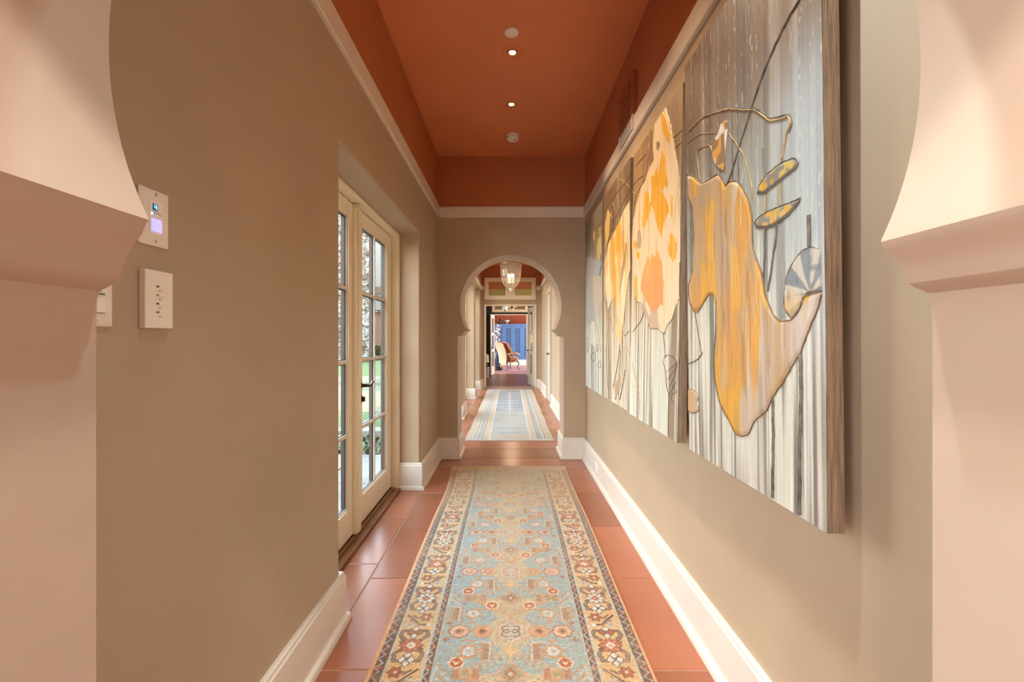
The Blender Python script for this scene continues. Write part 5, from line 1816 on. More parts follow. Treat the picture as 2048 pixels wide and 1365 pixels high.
make_panel(P1, 'nearest painted panel, a large golden leaf with grey pods and a fan', paint1, 0.0032, CORDS1, 1)
make_panel(P2, 'second painted panel from the front, a white and yellow leaf', paint2, 0.004, CORDS2, 2)
make_panel(P3, 'narrow-looking third painted panel, golden leaf above brown reeds', paint3, 0.005, CORDS3, 3)
make_panel(P4, 'farthest painted panel next to the end wall, pale blue petals', paint4, 0.005, CORDS4, 4)

# ------------------------------------------------------------------ room behind the double door: chandelier, lamps
M['amber'] = mat('amber_crystal', (0.22, 0.065, 0.025), 0.15, var=0.4, scale=30)
M['opal'] = mat('pale_mint_glass', (0.62, 0.70, 0.62), 0.3, emit=(0.8, 0.9, 0.75), estr=0.35)
cx, cyy, cz = 0.06, 13.45, 2.13
root = thing('chandelier', 'small chandelier of red-brown drops hanging in the dark room behind the double door', 'chandelier', (cx, cyy, 3.4))
mb = MB()
mb.tube([(cx, cyy, 3.4), (cx, cyy, cz + 0.10)], 0.008, 8)
mb.lathe([(0, -0.0005), (0.06, -0.0005), (0.05, -0.03), (0, -0.04)], (cx, cyy, 3.4), n=20)
mb.lathe([(0, 0.02), (0.03, 0.05), (0.045, 0.09), (0.02, 0.14), (0, 0.15)], (cx, cyy, cz), n=16)
mb.build('stem', M['bronze'], root)
for k in range(8):
    a = 2 * math.pi * k / 8 + 0.2
    c, s = math.cos(a), math.sin(a)
    mb = MB()
    mb.tube([(cx + 0.02 * c, cyy + 0.02 * s, cz + 0.09), (cx + 0.10 * c, cyy + 0.10 * s, cz + 0.06), (cx + 0.17 * c, cyy + 0.17 * s, cz + 0.09), (cx + 0.19 * c, cyy + 0.19 * s, cz + 0.14)], 0.008, 6)
    arm = mb.build('arm', M['bronze'], root)
    mb = MB()
    e = (cx + 0.19 * c, cyy + 0.19 * s, cz + 0.14)
    mb.lathe([(0, 0), (0.03, 0.005), (0.025, 0.012), (0.010, 0.014), (0.010, 0.08), (0, 0.085)], e, n=12)
    mb.build('candle_cup', M['bronze'], arm)
    mb = MB()
    for q in range(3):
        r = 0.07 + 0.05 * q
        mb.lathe([(0, -0.035), (0.014, -0.024), (0.016, -0.014), (0.004, 0.0), (0, 0.002)], (cx + r * c, cyy + r * s, cz + 0.058 - 0.006 * ((k + q) % 2)), n=8)
        mb.ball((cx + r * c, cyy + r * s, cz + 0.062), 0.007, n=6, m=4)
    tag(mb.build('crystal_drops', M['amber'], arm), 'red-brown crystal drops')
lx2 = -0.155
root = thing('hanging_shade', 'small pale mint glass shade with a dark drop hanging left of the chandelier', 'pendant lamp', (lx2, 13.3, 3.4))
mb = MB(); mb.tube([(lx2, 13.3, 3.4), (lx2, 13.3, 2.24)], 0.005, 6); mb.build('cord', M['bronze'], root)
mb = MB(); mb.lathe([(0.02, 0.16), (0.05, 0.15), (0.075, 0.10), (0.078, 0.0), (0.072, 0.0), (0.07, 0.10), (0.02, 0.15)], (lx2, 13.3, 2.10), n=24, cap=False); mb.build('lamp_shade', M['opal'], root)
mb = MB(); mb.lathe([(0, -0.045), (0.026, -0.015), (0.03, 0.01), (0.01, 0.04), (0, 0.12)], (lx2, 13.3, 2.10), n=12); mb.build('drop', M['amber'], root)
add_light('chandelier_glow', 'POINT', (cx, cyy, cz + 0.28), 22, (1.0, 0.78, 0.5), shadow_soft_size=0.1)

# console with a yellow-shaded lamp, seen through the gap behind the open leaf
bx, by = 0.82, 14.1
root = thing('console_table', 'dark console table seen through the gap behind the open right leaf', 'table', (bx, by, 0))
mb = MB(); mb.box(bx - 0.24, bx + 0.30, by - 0.30, by + 0.30, 0.70, 0.74); mb.build('tabletop', M['wfloor'], root, bevel=0.004)
for q in ((-0.2, -0.26), (-0.2, 0.26), (0.26, -0.26), (0.26, 0.26)):
    mb = MB(); mb.box(bx + q[0] - 0.02, bx + q[0] + 0.02, by + q[1] - 0.02, by + q[1] + 0.02, 0, 0.70); mb.build('leg', M['wfloor'], root)
root = thing('table_lamp', 'lamp with a glowing yellow shade on the dark console behind the open leaf', 'lamp', (bx - 0.02, by, 0.74))
mb = MB(); mb.lathe([(0, 0), (0.075, 0), (0.075, 0.02), (0.03, 0.04), (0.045, 0.12), (0.06, 0.20), (0.03, 0.30), (0.012, 0.33), (0.012, 0.40), (0, 0.40)], (bx - 0.02, by, 0.74), n=24)
mb.build('lamp_base', M['dark'], root)
mb = MB(); mb.lathe([(0.15, 0.38), (0.12, 0.62), (0.117, 0.62), (0.147, 0.38)], (bx - 0.02, by, 0.74), n=28, cap=False)
mb.build('lamp_shade', mat('lit_yellow_shade', (0.75, 0.62, 0.30), 0.8, emit=(1.0, 0.78, 0.35), estr=0.55), root)
mb = MB(); mb.tube([(bx - 0.02, by, 1.14), (bx - 0.02, by, 1.36)], 0.004, 6); mb.build('harp', M['bronze'], root)
mb = MB(); mb.ball((bx - 0.20, by - 0.12, 0.785), 0.05, 0.05, 0.045)
tag(mb.build('bowl', mat('red_brown_pot', (0.30, 0.10, 0.05), 0.4)), 'small red-brown pot on the dark console', 'pot')

# white plinth with a cream-shaded lamp just inside the left jamb
px_, py_ = -0.745, 14.2
root = thing('plinth', 'white plinth against the dark wall just inside the left jamb', 'plinth', (px_, py_, 0))
mb = MB(); mb.box(px_ - 0.11, px_ + 0.075, py_ - 0.1, py_ + 0.1, 0, 0.30); mb.box(px_ - 0.12, px_ + 0.085, py_ - 0.11, py_ + 0.11, 0.30, 0.335)
mb.build('block', M['white'], root, bevel=0.003)
root = thing('table_lamp', 'lamp with a tall cream shade standing on the white plinth', 'lamp', (px_, py_, 0.335))
mb = MB(); mb.lathe([(0, 0), (0.05, 0), (0.06, 0.05), (0.03, 0.12), (0.012, 0.14), (0.012, 0.18), (0, 0.18)], (px_ - 0.01, py_, 0.335), n=20); mb.build('lamp_base', M['dark'], root)
mb = MB(); mb.lathe([(0.085, 0.15), (0.070, 0.40), (0.068, 0.40), (0.083, 0.15)], (px_ - 0.01, py_, 0.335), n=24, cap=False); mb.build('lamp_shade', mat('cream_shade', (0.70, 0.64, 0.42), 0.8), root)
mb = MB(); mb.tube([(px_ - 0.01, py_, 0.51), (px_ - 0.01, py_, 0.74)], 0.004, 6); mb.ball((px_ - 0.01, py_, 0.75), 0.014); mb.build('finial', M['pure'], root)

# ------------------------------------------------------------------ blue cupboard with lattice doors
BLUE = (0.085, 0.190, 0.40)
M['blue'] = mat('blue_cupboard_paint', BLUE, 0.4, var=0.08, scale=4)
M['lattice_back'] = mat('dark_lattice_backing', (0.035, 0.05, 0.085), 0.8)
AX0, AX1, AY = -1.16, 1.42, 21.0
root = thing('blue_cupboard', 'wide blue painted cupboard with lattice door panels against the red wall', 'cupboard', (0.1, AY + 0.3, 0))
mb = MB(); mb.box(AX0 - 0.02, AX1 + 0.02, AY - 0.015, 21.62, 0, 0.27); mb.build('plinth_base', M['white'], root, bevel=0.004)
mb = MB()
mb.box(AX0, AX1, AY + 0.03, 21.62, 0.272, 1.86)
mb.build('body', M['blue'], root, bevel=0.003)
mb = MB()
for a, b, c_, d_ in ((0.0, 1.835, 1.865, 0), (0.03, 1.865, 1.905, 0), (0.055, 1.905, 1.955, 0)):
    mb.box(AX0 - a, AX1 + a, AY + 0.02 - a, 21.62, b, c_)
mb.build('cornice', M['blue'], root, bevel=0.004)
dw = 0.425
for i in range(6):
    x0 = -1.133 + i * dw; x1 = x0 + dw - 0.006
    mb = MB(); st = 0.088
    mb.box(x0, x0 + st, AY, AY + 0.026, 0.29, 1.82); mb.box(x1 - st, x1, AY, AY + 0.026, 0.29, 1.82)
    mb.box(x0 + st, x1 - st, AY, AY + 0.026, 0.29, 0.40); mb.box(x0 + st, x1 - st, AY, AY + 0.026, 1.755, 1.82)
    dr = mb.build('cupboard_door', M['blue'], root, bevel=0.003)
    mb = MB()
    n = 9
    w = (x1 - x0 - 2 * st)
    for k in range(n + 1):
        xx = x0 + st + w * k / n
        mb.box(xx - 0.006, xx + 0.006, AY + 0.010, AY + 0.014, 0.40, 1.755)
    m_ = 46
    for k in range(m_ + 1):
        zz = 0.40 + 1.355 * k / m_
        mb.box(x0 + st, x1 - st, AY + 0.014, AY + 0.018, zz - 0.006, zz + 0.006)
    mb.build('lattice', M['blue'], dr, smooth=False)
    mb = MB(); mb.box(x0 + st, x1 - st, AY + 0.020, AY + 0.0255, 0.40, 1.755)
    tag(mb.build('lattice_backing', M['lattice_back'], dr), 'dark backing behind the lattice')
    mb = MB(); q = x1 - 0.03 if i % 2 == 0 else x0 + 0.03
    mb.lathe([(0, 0), (0.008, 0), (0.008, 0.012), (0.016, 0.02), (0.012, 0.03), (0, 0.032)], (q, AY, 1.0), (0, -1, 0), 12)
    tag(mb.build('knob', M['dark'], dr), 'dark knob')
mb = MB(); bc = (-0.145, 21.2, 1.955)
mb.lathe([(0, 0), (0.065, 0), (0.06, 0.012), (0.03, 0.03), (0.034, 0.075), (0.09, 0.11), (0.125, 0.155), (0.130, 0.185), (0.120, 0.185), (0.085, 0.125), (0, 0.10)], bc, n=32)
tag(mb.build('footed_bowl', mat('mint_glaze', (0.42, 0.62, 0.54), 0.25), loc=bc), 'mint green footed bowl on top of the blue cupboard', 'bowl')
rt = (-0.47, 21.15, 1.955)
root = thing('potted_plant', 'dark leafy arrangement in a pot on top of the blue cupboard', 'plant', rt)
mb = MB(); mb.lathe([(0, 0), (0.09, 0), (0.12, 0.05), (0.115, 0.10), (0.10, 0.10), (0, 0.09)], rt, n=24); mb.build('pot', mat('dark_pot', (0.06, 0.035, 0.025), 0.4), root)
mb = MB(); rr = random.Random(9)
for k in range(70):
    a, e = rr.uniform(0, 6.28), rr.uniform(0.1, 1.45)
    L = rr.uniform(0.08, 0.20)
    p = Vector(rt) + Vector((0, 0, 0.09))
    d = Vector((math.cos(a) * math.cos(e), math.sin(a) * math.cos(e) * 0.7, math.sin(e)))
    t = d.cross(Vector((0, 0, 1)) + Vector((0.1, 0.2, 0))).normalized() * 0.025
    q = [p + d * L * 0.35, p + d * L * 0.7 + t, p + d * L, p + d * L * 0.7 - t]
    v = [mb.bm.verts.new(x) for x in q]; mb.bm.faces.new(v)
    mb.tube([p, p + d * L * 0.5], 0.004, 4)
mb.build('foliage', mat('dark_leaves', (0.035, 0.030, 0.016), 0.5, var=0.5, scale=20), root, smooth=False)
mb = MB()
for k in range(7):
    mb.ball(Vector(rt) + Vector((rr.uniform(-.1, .12), -0.1 + rr.uniform(-.05, 0), rr.uniform(.08, .26))), 0.022, n=8, m=5)
mb.build('berries', mat('tan_blooms', (0.40, 0.28, 0.15), 0.6), root)

# tall pale blossom branch behind the chair
bt = (-0.53, 18.75, 0.0)
root = thing('blossom_stand', 'tall white and blue blossom branch in a dark vase behind the armchair', 'flower arrangement', bt)
mb = MB(); mb.lathe([(0, 0), (0.15, 0), (0.15, 0.02), (0.11, 0.05), (0.14, 0.30), (0.17, 0.55), (0.12, 0.72), (0.08, 0.78), (0.10, 0.82), (0.09, 0.82), (0, 0.75)], bt, n=28); mb.build('vase', mat('inky_blue_glaze', (0.03, 0.05, 0.10), 0.25), root)
rr = random.Random(3)
st = MB(); bl = MB(); bb = MB()
for k in range(7):
    p = [Vector(bt) + Vector((0, 0, 0.78))]
    a = rr.uniform(0, 6.28)
    for j in range(7):
        p.append(p[-1] + Vector((math.cos(a) * 0.013 + rr.uniform(-.012, .012), math.sin(a) * 0.013, 0.145 if k else 0.15)))
    if k > 2: p = p[:6]
    st.tube(p, 0.006, 5)
    for q in p[1:]:
        for _ in range(4):
            o = q + Vector((rr.uniform(-.055, .055), rr.uniform(-.055, .055), rr.uniform(-.06, .06)))
            if p.index(q) > 5: o = q + (o - q) * 0.5
            (bl if rr.random() < .62 else bb).lathe([(0, 0), (0.028, 0.006), (0.040, 0.022), (0, 0.010)], o, (rr.uniform(-1, 1), rr.uniform(-1, 0.2), rr.uniform(-.4, 1)), 6, cap=False)
st.build('branches', mat('bark', (0.10, 0.06, 0.04), 0.8), root)
bl.build('white_blossoms', mat('white_petals', (0.80, 0.80, 0.80), 0.7), root)
tag(bb.build('blue_blossoms', mat('blue_petals', (0.12, 0.18, 0.30), 0.7), root), 'dusty blue blossoms')

# curtain-like drape left of the blossoms
root = thing('drape', 'tan drape hanging at the left edge of the farthest doorway', 'curtain', (-0.66, 16.9, 0.05))
mb = MB()
n, mz = 28, 12
vs = []
for j in range(mz + 1):
    z = 0.04 + 1.9 * j / mz
    row = []
    for i in range(n + 1):
        t = i / n
        w = 0.16 + 0.05 * (1 - j / mz)
        x = -0.80 + w * t + 0.04 * (1 - (j / mz)) ** 2
        row.append(mb.bm.verts.new((x, 17.0 + 0.025 * math.sin(t * 22) - 0.0, z)))
    vs.append(row)
for a, b in zip(vs, vs[1:]):
    for i in range(n):
        mb.bm.faces.new((a[i], a[i + 1], b[i + 1], b[i]))
o = mb.build('cloth', mat('tan_linen', (0.45, 0.26, 0.12), 0.8), root)
s_ = o.modifiers.new('thick', 'SOLIDIFY'); s_.thickness = 0.004
mb = MB(); mb.tube([(-1.5, 17.0, 1.97), (-0.56, 17.0, 1.97)], 0.014, 10); mb.ball((-0.56, 17.0, 1.97), 0.024)
mb.box(-2.6, -1.5, 16.985, 17.015, 1.955, 1.985)
mb.build('curtain_rod', M['bronze'], root)

# ------------------------------------------------------------------ winged armchair
M['rust'] = mat('rust_velvet', (0.36, 0.115, 0.025), 0.8, sheen=0.3, var=0.2, scale=14)
M['linen'] = mat('cream_back_linen', (0.52, 0.44, 0.28), 0.8, var=0.06, scale=20)
M['dwood'] = mat('dark_carved_wood', (0.055, 0.030, 0.020), 0.4)
M['gilt'] = mat('pale_carved_wood', (0.52, 0.40, 0.28), 0.45, var=0.4, scale=40)
CH = (-0.16, 17.78, 0.02)
root = thing('armchair', 'rust velvet winged armchair with cream outer back and dark curved legs', 'armchair', CH, rz=math.radians(38))
def chair_part(name, fn, m, parent=root, **kw):
    """parts are built in the chair's own frame (faces +x), then carried by the turned root"""
    mb = MB(); fn(mb)
    loc = Vector((0, 0, 0)); q = parent
    while q is not None:
        loc += q.location; q = q.parent
    bmesh.ops.translate(mb.bm, verts=mb.bm.verts[:], vec=loc)
    return mb.build(name, m, parent, **kw)
def shell(mb, off, thick, z0, z1, half, wing):
    """tall back shell: curved in plan with forward wings"""
    cols, rowsn = 18, 14
    F, B = [], []
    for j in range(rowsn + 1):
        t = j / rowsn
        z = z0 + (z1 - z0) * t
        lean = -0.10 - 0.20 * t + 0.05 * math.sin(t * math.pi)
        hw = half * (0.86 + 0.22 * t - 0.16 * max(0, t - .8) / .2 * 0.5)
        rf, rb = [], []
        for i in range(cols + 1):
            s = -1 + 2 * i / cols
            zz = z - 0.07 * abs(s) ** 3 * t
            x = lean + wing * (abs(s) ** 2.6) * (0.55 + 0.45 * math.sin(min(1, t * 1.25) * math.pi))
            y = s * hw
            rf.append(mb.bm.verts.new((x + off + thick, y * (1 - 0.04), zz)))
            rb.append(mb.bm.verts.new((x + off, y, zz)))
        F.append(rf); B.append(rb)
    for j in range(rowsn):
        for i in range(cols):
            mb.bm.faces.new((F[j][i], F[j][i + 1], F[j + 1][i + 1], F[j + 1][i]))
            mb.bm.faces.new((B[j][i], B[j + 1][i], B[j + 1][i + 1], B[j][i + 1]))
    for j in range(rowsn):
        for k in (0, cols):
            mb.bm.faces.new((F[j][k], B[j][k], B[j + 1][k], F[j + 1][k]))
    for k in range(cols):
        for j in (0, rowsn):
            mb.bm.faces.new((F[j][k], F[j][k + 1], B[j][k + 1], B[j][k]))
chair_part('outer_back', lambda mb: shell(mb, -0.085, 0.045, 0.25, 1.085, 0.27, 0.03), M['linen'])
chair_part('winged_back', lambda mb: shell(mb, -0.045, 0.13, 0.30, 1.11, 0.335, 0.20), M['rust'])
def seat(mb):
    n = 30
    prof = [(0.02, 0.27), (0.7, 0.29), (0.94, 0.33), (1.0, 0.38), (0.97, 0.42), (0.80, 0.445), (0.4, 0.455), (0.0, 0.455)]
    rings = []
    for r, z in prof:
        rings.append([mb.bm.verts.new((0.20 + 0.36 * r * math.cos(2 * math.pi * k / n) * (1.0), 0.33 * r * math.sin(2 * math.pi * k / n), z + 0.04 * max(0, math.cos(2 * math.pi * k / n)) * r)) for k in range(n)])
    for a, b in zip(rings, rings[1:]):
        for k in range(n):
            mb.bm.faces.new((a[k], a[(k + 1) % n], b[(k + 1) % n], b[k]))
    mb.bm.faces.new(rings[0]); mb.bm.faces.new(rings[-1])
chair_part('seat', seat, M['rust'])
def cushion(mb):
    n = 30
    prof = [(0.80, 0.452), (0.86, 0.475), (0.78, 0.505), (0.4, 0.525), (0.0, 0.53)]
    rings = [[mb.bm.verts.new((0.18 + 0.32 * r * math.cos(2 * math.pi * k / n), 0.31 * r * math.sin(2 * math.pi * k / n), z)) for k in range(n)] for r, z in prof]
    for a, b in zip(rings, rings[1:]):
        for k in range(n):
            mb.bm.faces.new((a[k], a[(k + 1) % n], b[(k + 1) % n], b[k]))
    mb.bm.faces.new(rings[0]); mb.bm.faces.new(rings[-1])
tag(chair_part('seat_cushion', cushion, mat('pale_seat_cover', (0.52, 0.40, 0.31), 0.8)), 'pale patterned seat cushion')
for s in (1, -1):
    def arm(mb):
        mb.tube([(-0.16, s * 0.31, 0.62), (0.0, s * 0.335, 0.655), (0.16, s * 0.345, 0.645), (0.32, s * 0.35, 0.64), (0.39, s * 0.35, 0.62), (0.40, s * 0.35, 0.585), (0.37, s * 0.35, 0.57)], 0.026, 8)
        mb.tube([(0.36, s * 0.35, 0.61), (0.30, s * 0.345, 0.55), (0.26, s * 0.335, 0.48), (0.30, s * 0.32, 0.40)], 0.022, 8)
        for k in range(6):
            mb.ball((-0.10 + k * 0.02, s * 0.335, 0.59 - k * 0.025), 0.022, n=8, m=5)
    ar = chair_part('arm', arm, M['gilt'])
    def pad(mb):
        mb.ball((0.17, s * 0.345, 0.675), 0.15, 0.042, 0.026, 14, 8)
    tag(chair_part('arm_pad', pad, M['rust'], ar), 'rust velvet arm pad')
for x, s in ((0.46, 1), (0.46, -1), (-0.12, 1), (-0.12, -1)):
    def leg(mb):
        dx = 1 if x > 0 else -1
        mb.tube([(x * 0.76, s * 0.20, 0.39), (x * 0.84, s * 0.245, 0.33), (x * 0.86 + dx * 0.045, s * 0.275, 0.26), (x * 0.86 + dx * 0.03, s * 0.265, 0.17), (x * 0.86 + dx * 0.005, s * 0.25, 0.08), (x * 0.86 + dx * 0.03, s * 0.265, 0.02), (x * 0.86 + dx * 0.055, s * 0.275, 0.012)], 0.022, 8, taper=[1.5, 1.5, 1.0, .8, .8, .8])
    chair_part('leg', leg, M['dwood'])
# patterned basket-like footrest behind it
fb = (-0.47, 17.45, 0)
root = thing('footstool', 'low dark footstool with pale carved scrolls behind the armchair', 'footstool', fb)
mb = MB(); mb.box(fb[0] - 0.14, fb[0] + 0.16, fb[1] - 0.13, fb[1] + 0.13, 0.02, 0.17); mb.build('body', mat('inky_velvet', (0.025, 0.03, 0.045), 0.8), root, bevel=0.02)
for s in (-0.12, 0.14):
    mb = MB()
    for k in range(3):
        mb.tube([(fb[0] + s + 0.05 * math.sin(t * 0.6 + k), fb[1] - 0.14, 0.02 + t * 0.028 + k * 0.02) for t in range(8)], 0.012, 6)
    mb.build('carved_scroll', M['gilt'], root)
# rug under the chair
mb = MB(); mb.box(-0.75, 1.4, 16.85, 17.55, 0.001, 0.012)
tag(mb.build('small_rug', mat('mauve_rug', (0.30, 0.20, 0.24), 0.9, var=0.4, scale=18), loc=(0.3, 17.2, 0)), 'mauve patterned rug under the armchair', 'rug')

# ------------------------------------------------------------------ garden beyond the french doors
GZ = -0.04
def ground_mat(name, c0, c1, scale, rough=0.95, bump=0.3, bscale=60):
    m, n, b = nodes_of(name)
    g = n.nodes.new('ShaderNodeNewGeometry')
    nz = n.nodes.new('ShaderNodeTexNoise'); nz.inputs['Scale'].default_value = scale; nz.inputs['Detail'].default_value = 8
    n.links.new(g.outputs['Position'], nz.inputs[0])
    r = n.nodes.new('ShaderNodeValToRGB')
    r.color_ramp.elements[0].position = 0.36; r.color_ramp.elements[0].color = tuple(c0) + (1,)
    r.color_ramp.elements[1].position = 0.64; r.color_ramp.elements[1].color = tuple(c1) + (1,)
    n.links.new(nz.outputs[0], r.inputs[0]); n.links.new(r.outputs[0], b.inputs['Base Color'])
    b.inputs['Roughness'].default_value = rough
    nb = n.nodes.new('ShaderNodeTexNoise'); nb.inputs['Scale'].default_value = bscale
    n.links.new(g.outputs['Position'], nb.inputs[0])
    bp = n.nodes.new('ShaderNodeBump'); bp.inputs['Strength'].default_value = bump; bp.inputs['Distance'].default_value = 0.03
    n.links.new(nb.outputs[0], bp.inputs['Height']); n.links.new(bp.outputs[0], b.inputs['Normal'])
    return m
mb = MB(); mb.box(-30, -1.035, 6.15, 50, GZ - 0.2, GZ)
struct('lawn', mb, ground_mat('lawn_grass', (0.024, 0.050, 0.007), (0.041, 0.071, 0.013), 2.5), 'sunlit green lawn outside the french door', 'lawn', smooth=False)
mb = MB(); mb.box(-30, -1.30, 7.7, 12.2, GZ, GZ + 0.006); mb.box(-30, -1.30, 12.9, 15.2, GZ, GZ + 0.006)  # dry bands of lawn, their sunlit brightness put into the colour
struct('ground_path', mb, ground_mat('sunlit_dry_turf', (0.079, 0.075, 0.041), (0.101, 0.094, 0.056), 3.0), 'pale strips across the lawn, dry turf with sunlight painted in', 'path', smooth=False)
mb = MB()
for i in range(30):
    x1 = -1.035 - i * 0.62
    for k, (ya, yb) in enumerate(((-2.0, -1.0), (-1.0, 0.0), (0.0, 1.1), (1.1, 2.2), (2.2, 3.1), (3.1, 3.9), (3.9, 4.88))):
        o_ = 0.25 * (k % 2)
        mb.box(x1 - 0.61 - o_, x1 - 0.008 - o_ if i else -1.035, ya + 0.006, yb - 0.006, GZ - 0.05, GZ - 0.002 + 0.004 * ((i * 7 + k * 3) % 3) / 3)
    if i > 13: break
struct('ground_patio', mb, ground_mat('bluestone_paving', (0.059, 0.063, 0.065), (0.143, 0.146, 0.146), 3.0, 0.7, 0.1, 20), 'grey flagstone patio just outside the french door', 'patio', smooth=False)
mb = MB(); mb.box(-16, -1.035, -4, 6.2, GZ - 0.2, GZ - 0.05)
struct('ground_bed', mb, ground_mat('gravel_and_groundcover', (0.022, 0.022, 0.017), (0.090, 0.086, 0.068), 28, 0.95, 0.9, 45), 'gravelly planting bed between patio and lawn', 'planting bed', smooth=False)
mb = MB(); mb.box(-16, -1.035, 5.88, 6.14, GZ - 0.1, GZ + 0.05)
struct('kerb', mb, ground_mat('kerb_stone', (0.112, 0.109, 0.101), (0.150, 0.143, 0.135), 6), 'pale stone kerb along the lawn edge', 'kerb', smooth=False)
# low ground cover plants in the bed
mb = MB(); rr = random.Random(12)
for k in range(900):
    x, y = rr.uniform(-3.4, -1.2), rr.uniform(4.92, 5.86)
    h = rr.uniform(0.02, 0.09); a = rr.uniform(0, 6.28)
    p = Vector((x, y, GZ - 0.05)); d = Vector((math.cos(a) * .5, math.sin(a) * .5, 1)).normalized() * h
    t = Vector((-math.sin(a), math.cos(a), 0)) * h * .35
    mb.bm.faces.new([mb.bm.verts.new(q) for q in (p, p + d * .6 + t, p + d, p + d * .6 - t)])
tag(mb.build('ground_cover', mat('grey_green_leaves', (0.05, 0.08, 0.03), 0.7, var=0.5, scale=12), smooth=False), 'low green ground cover plants in the gravel bed', 'plants', kind='stuff')

# rubble stone building
m, n, b = nodes_of('rubble_stone')
g = n.nodes.new('ShaderNodeNewGeometry')
vo = n.nodes.new('ShaderNodeTexVoronoi'); vo.inputs['Scale'].default_value = 4.6
wn = n.nodes.new('ShaderNodeTexNoise'); wn.inputs['Scale'].default_value = 5.0; wn.inputs['Detail'].default_value = 6
n.links.new(g.outputs['Position'], wn.inputs[0])
wm = n.nodes.new('ShaderNodeVectorMath'); wm.operation = 'MULTIPLY_ADD'; wm.inputs[1].default_value = (0.5, 0.5, 0.5)
n.links.new(wn.outputs['Color'], wm.inputs[0]); n.links.new(g.outputs['Position'], wm.inputs[2])
n.links.new(wm.outputs[0], vo.inputs[0])
ve = n.nodes.new('ShaderNodeTexVoronoi'); ve.feature = 'DISTANCE_TO_EDGE'; ve.inputs['Scale'].default_value = 4.6
n.links.new(wm.outputs[0], ve.inputs[0])
hs = n.nodes.new('ShaderNodeSeparateColor'); n.links.new(vo.outputs['Color'], hs.inputs[0])
r = n.nodes.new('ShaderNodeValToRGB')
for p_, c_ in ((0.0, (0.05, 0.036, 0.025)), (1.0, (0.204, 0.192, 0.174))):
    e = r.color_ramp.elements[0 if p_ == 0 else 1]; e.position = p_; e.color = c_ + (1,)
e = r.color_ramp.elements.new(0.35); e.color = (0.13, 0.10, 0.07, 1)
e = r.color_ramp.elements.new(0.5); e.color = (0.156, 0.144, 0.126, 1)
n.links.new(hs.outputs[0], r.inputs[0])
mr = n.nodes.new('ShaderNodeMapRange'); mr.inputs['From Max'].default_value = 0.05
n.links.new(ve.outputs['Distance'], mr.inputs[0])
mx = n.nodes.new('ShaderNodeMix'); mx.data_type = 'RGBA'
mx.inputs[6].default_value = (0.10, 0.085, 0.07, 1)
n.links.new(mr.outputs[0], mx.inputs[0]); n.links.new(r.outputs[0], mx.inputs[7]); n.links.new(mx.outputs[2], b.inputs['Base Color'])
bp = n.nodes.new('ShaderNodeBump'); bp.inputs['Strength'].default_value = 1.0; bp.inputs['Distance'].default_value = 0.08
n.links.new(mr.outputs[0], bp.inputs['Height']); n.links.new(bp.outputs[0], b.inputs['Normal'])
b.inputs['Roughness'].default_value = 0.9
M['rubble'] = m
mb = MB(); mb.box(-14, -7.60, 24.0, 24.4, GZ - 0.1, 8.6)
for k in range(150):
    x, z = rr.uniform(-9.2, -7.6), rr.uniform(0.1, 8.2)
    mb.ball((x, 24.0, z), rr.uniform(.12, .30), rr.uniform(.05, .12), rr.uniform(.08, .2), 8, 5)
tag(mb.build('stone_wall', M['rubble'], loc=(-10, 24.2, 0)), 'tall rough pale rubble stone wall beyond the lawn', 'wall', kind='structure')
root = thing('garden_wing', 'white stucco building with brown beam and terracotta pillar beyond the lawn', 'building', (-5.5, 28, 0))
mb = MB(); mb.box(-9, -1.2, 27.8, 29, 3.05, 8.6); mb.box(-9, -1.2, 29, 29.3, GZ - 0.1, 3.05); mb.build('wall', mat('white_stucco', (0.176, 0.176, 0.168), 0.9, bump=0.2, bscale=6), root, bevel=0.02)
mb = MB(); mb.box(-9, -1.2, 27.65, 27.8, 4.1, 4.5); mb.build('beam', mat('brown_beam', (0.10, 0.06, 0.04), 0.7), root)
mb = MB()
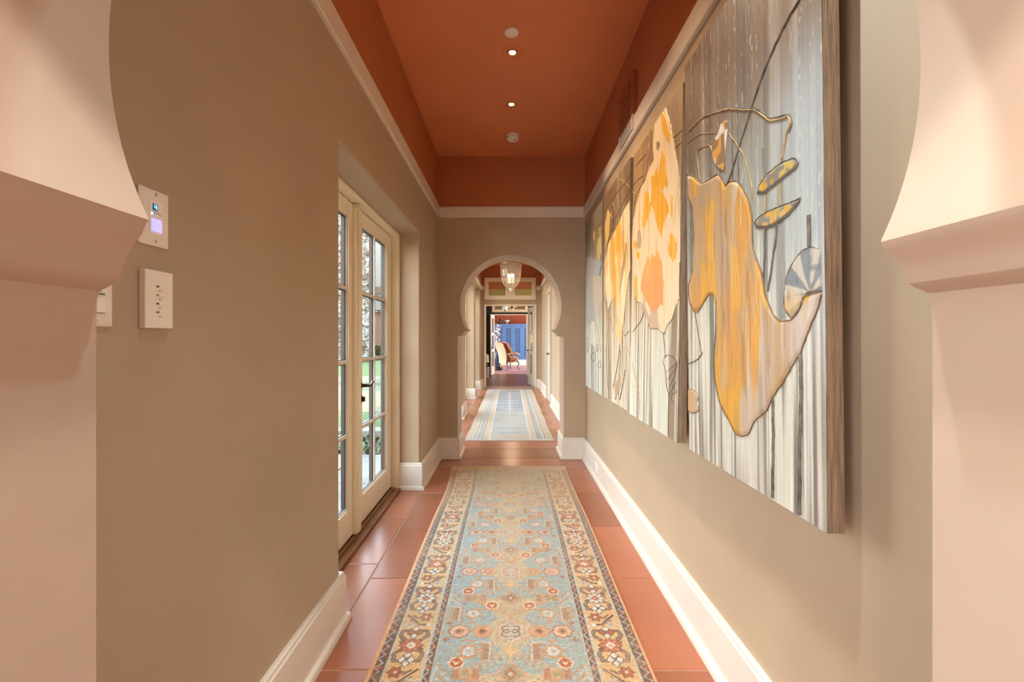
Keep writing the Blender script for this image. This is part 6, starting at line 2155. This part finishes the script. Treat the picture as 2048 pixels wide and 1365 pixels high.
for x in (-8.35, -3.9):
    mb.lathe([(0, GZ - 0.1), (0.24, GZ - 0.1), (0.24, 2.2), (0.22, 2.6), (0.15, 2.85), (0.05, 3.0), (0.05, 3.05), (0, 3.05)], (x, 28.35, 0), n=24)
mb.build('pillar', mat('terracotta_stucco', (0.16, 0.075, 0.045), 0.8), root)
root = thing('shrub', 'green shrub at the foot of the terracotta pillar', 'shrub', (-7.95, 26.9, GZ))
mb = MB()
for k in range(520):
    a, e, rd = rr.uniform(0, 6.28), rr.uniform(-.2, 1.5), rr.uniform(.35, .75)
    p = Vector((-7.95 + rd * math.cos(a) * math.cos(e), 26.9 + .5 * rd * math.sin(a) * math.cos(e), .25 + rd * .75 * math.sin(e)))
    d = Vector((rr.uniform(-1, 1), rr.uniform(-1, 1), rr.uniform(0, 1))).normalized() * .16
    t = d.cross(Vector((.3, .2, 1))).normalized() * .06
    mb.bm.faces.new([mb.bm.verts.new(q) for q in (p, p + d * .5 + t, p + d, p + d * .5 - t)])
mb.build('foliage', mat('shrub_leaves', (0.05, 0.09, 0.02), 0.7, var=0.5, scale=6), root, smooth=False)
mb = MB()
for k in range(6):
    mb.tube([(-7.95 + .05 * k - .12, 26.9, GZ), (-7.95 + .14 * (k - 2.5), 26.9 + .05 * (k % 2), .7)], .02, 5)
mb.build('stems', mat('shrub_bark', (0.12, 0.08, 0.05), 0.9), root)

root = thing('study_fill_lamp', 'unseen fill lamp added in the farthest room above the armchair', 'ceiling light', (-0.45, 16.5, 3.4))  # lamp added out of view to brighten the chair and cupboard
mb = MB(); mb.lathe([(0, -0.0005), (0.20, -0.0005), (0.20, -0.03), (0.17, -0.05), (0, -0.09)], (-0.45, 16.5, 3.4), n=28)
mb.build('fill_lamp_dish', mat('fill_lamp_dish', (0.8, 0.78, 0.72), 0.4, emit=(1.0, 0.86, 0.66), estr=4.0), root)
d = add_light('study_fill_glow', 'POINT', (0, 0, 0), 55, (1.0, 0.90, 0.76), shadow_soft_size=0.18)
d.parent = root; d.location = (0, 0, -0.32)
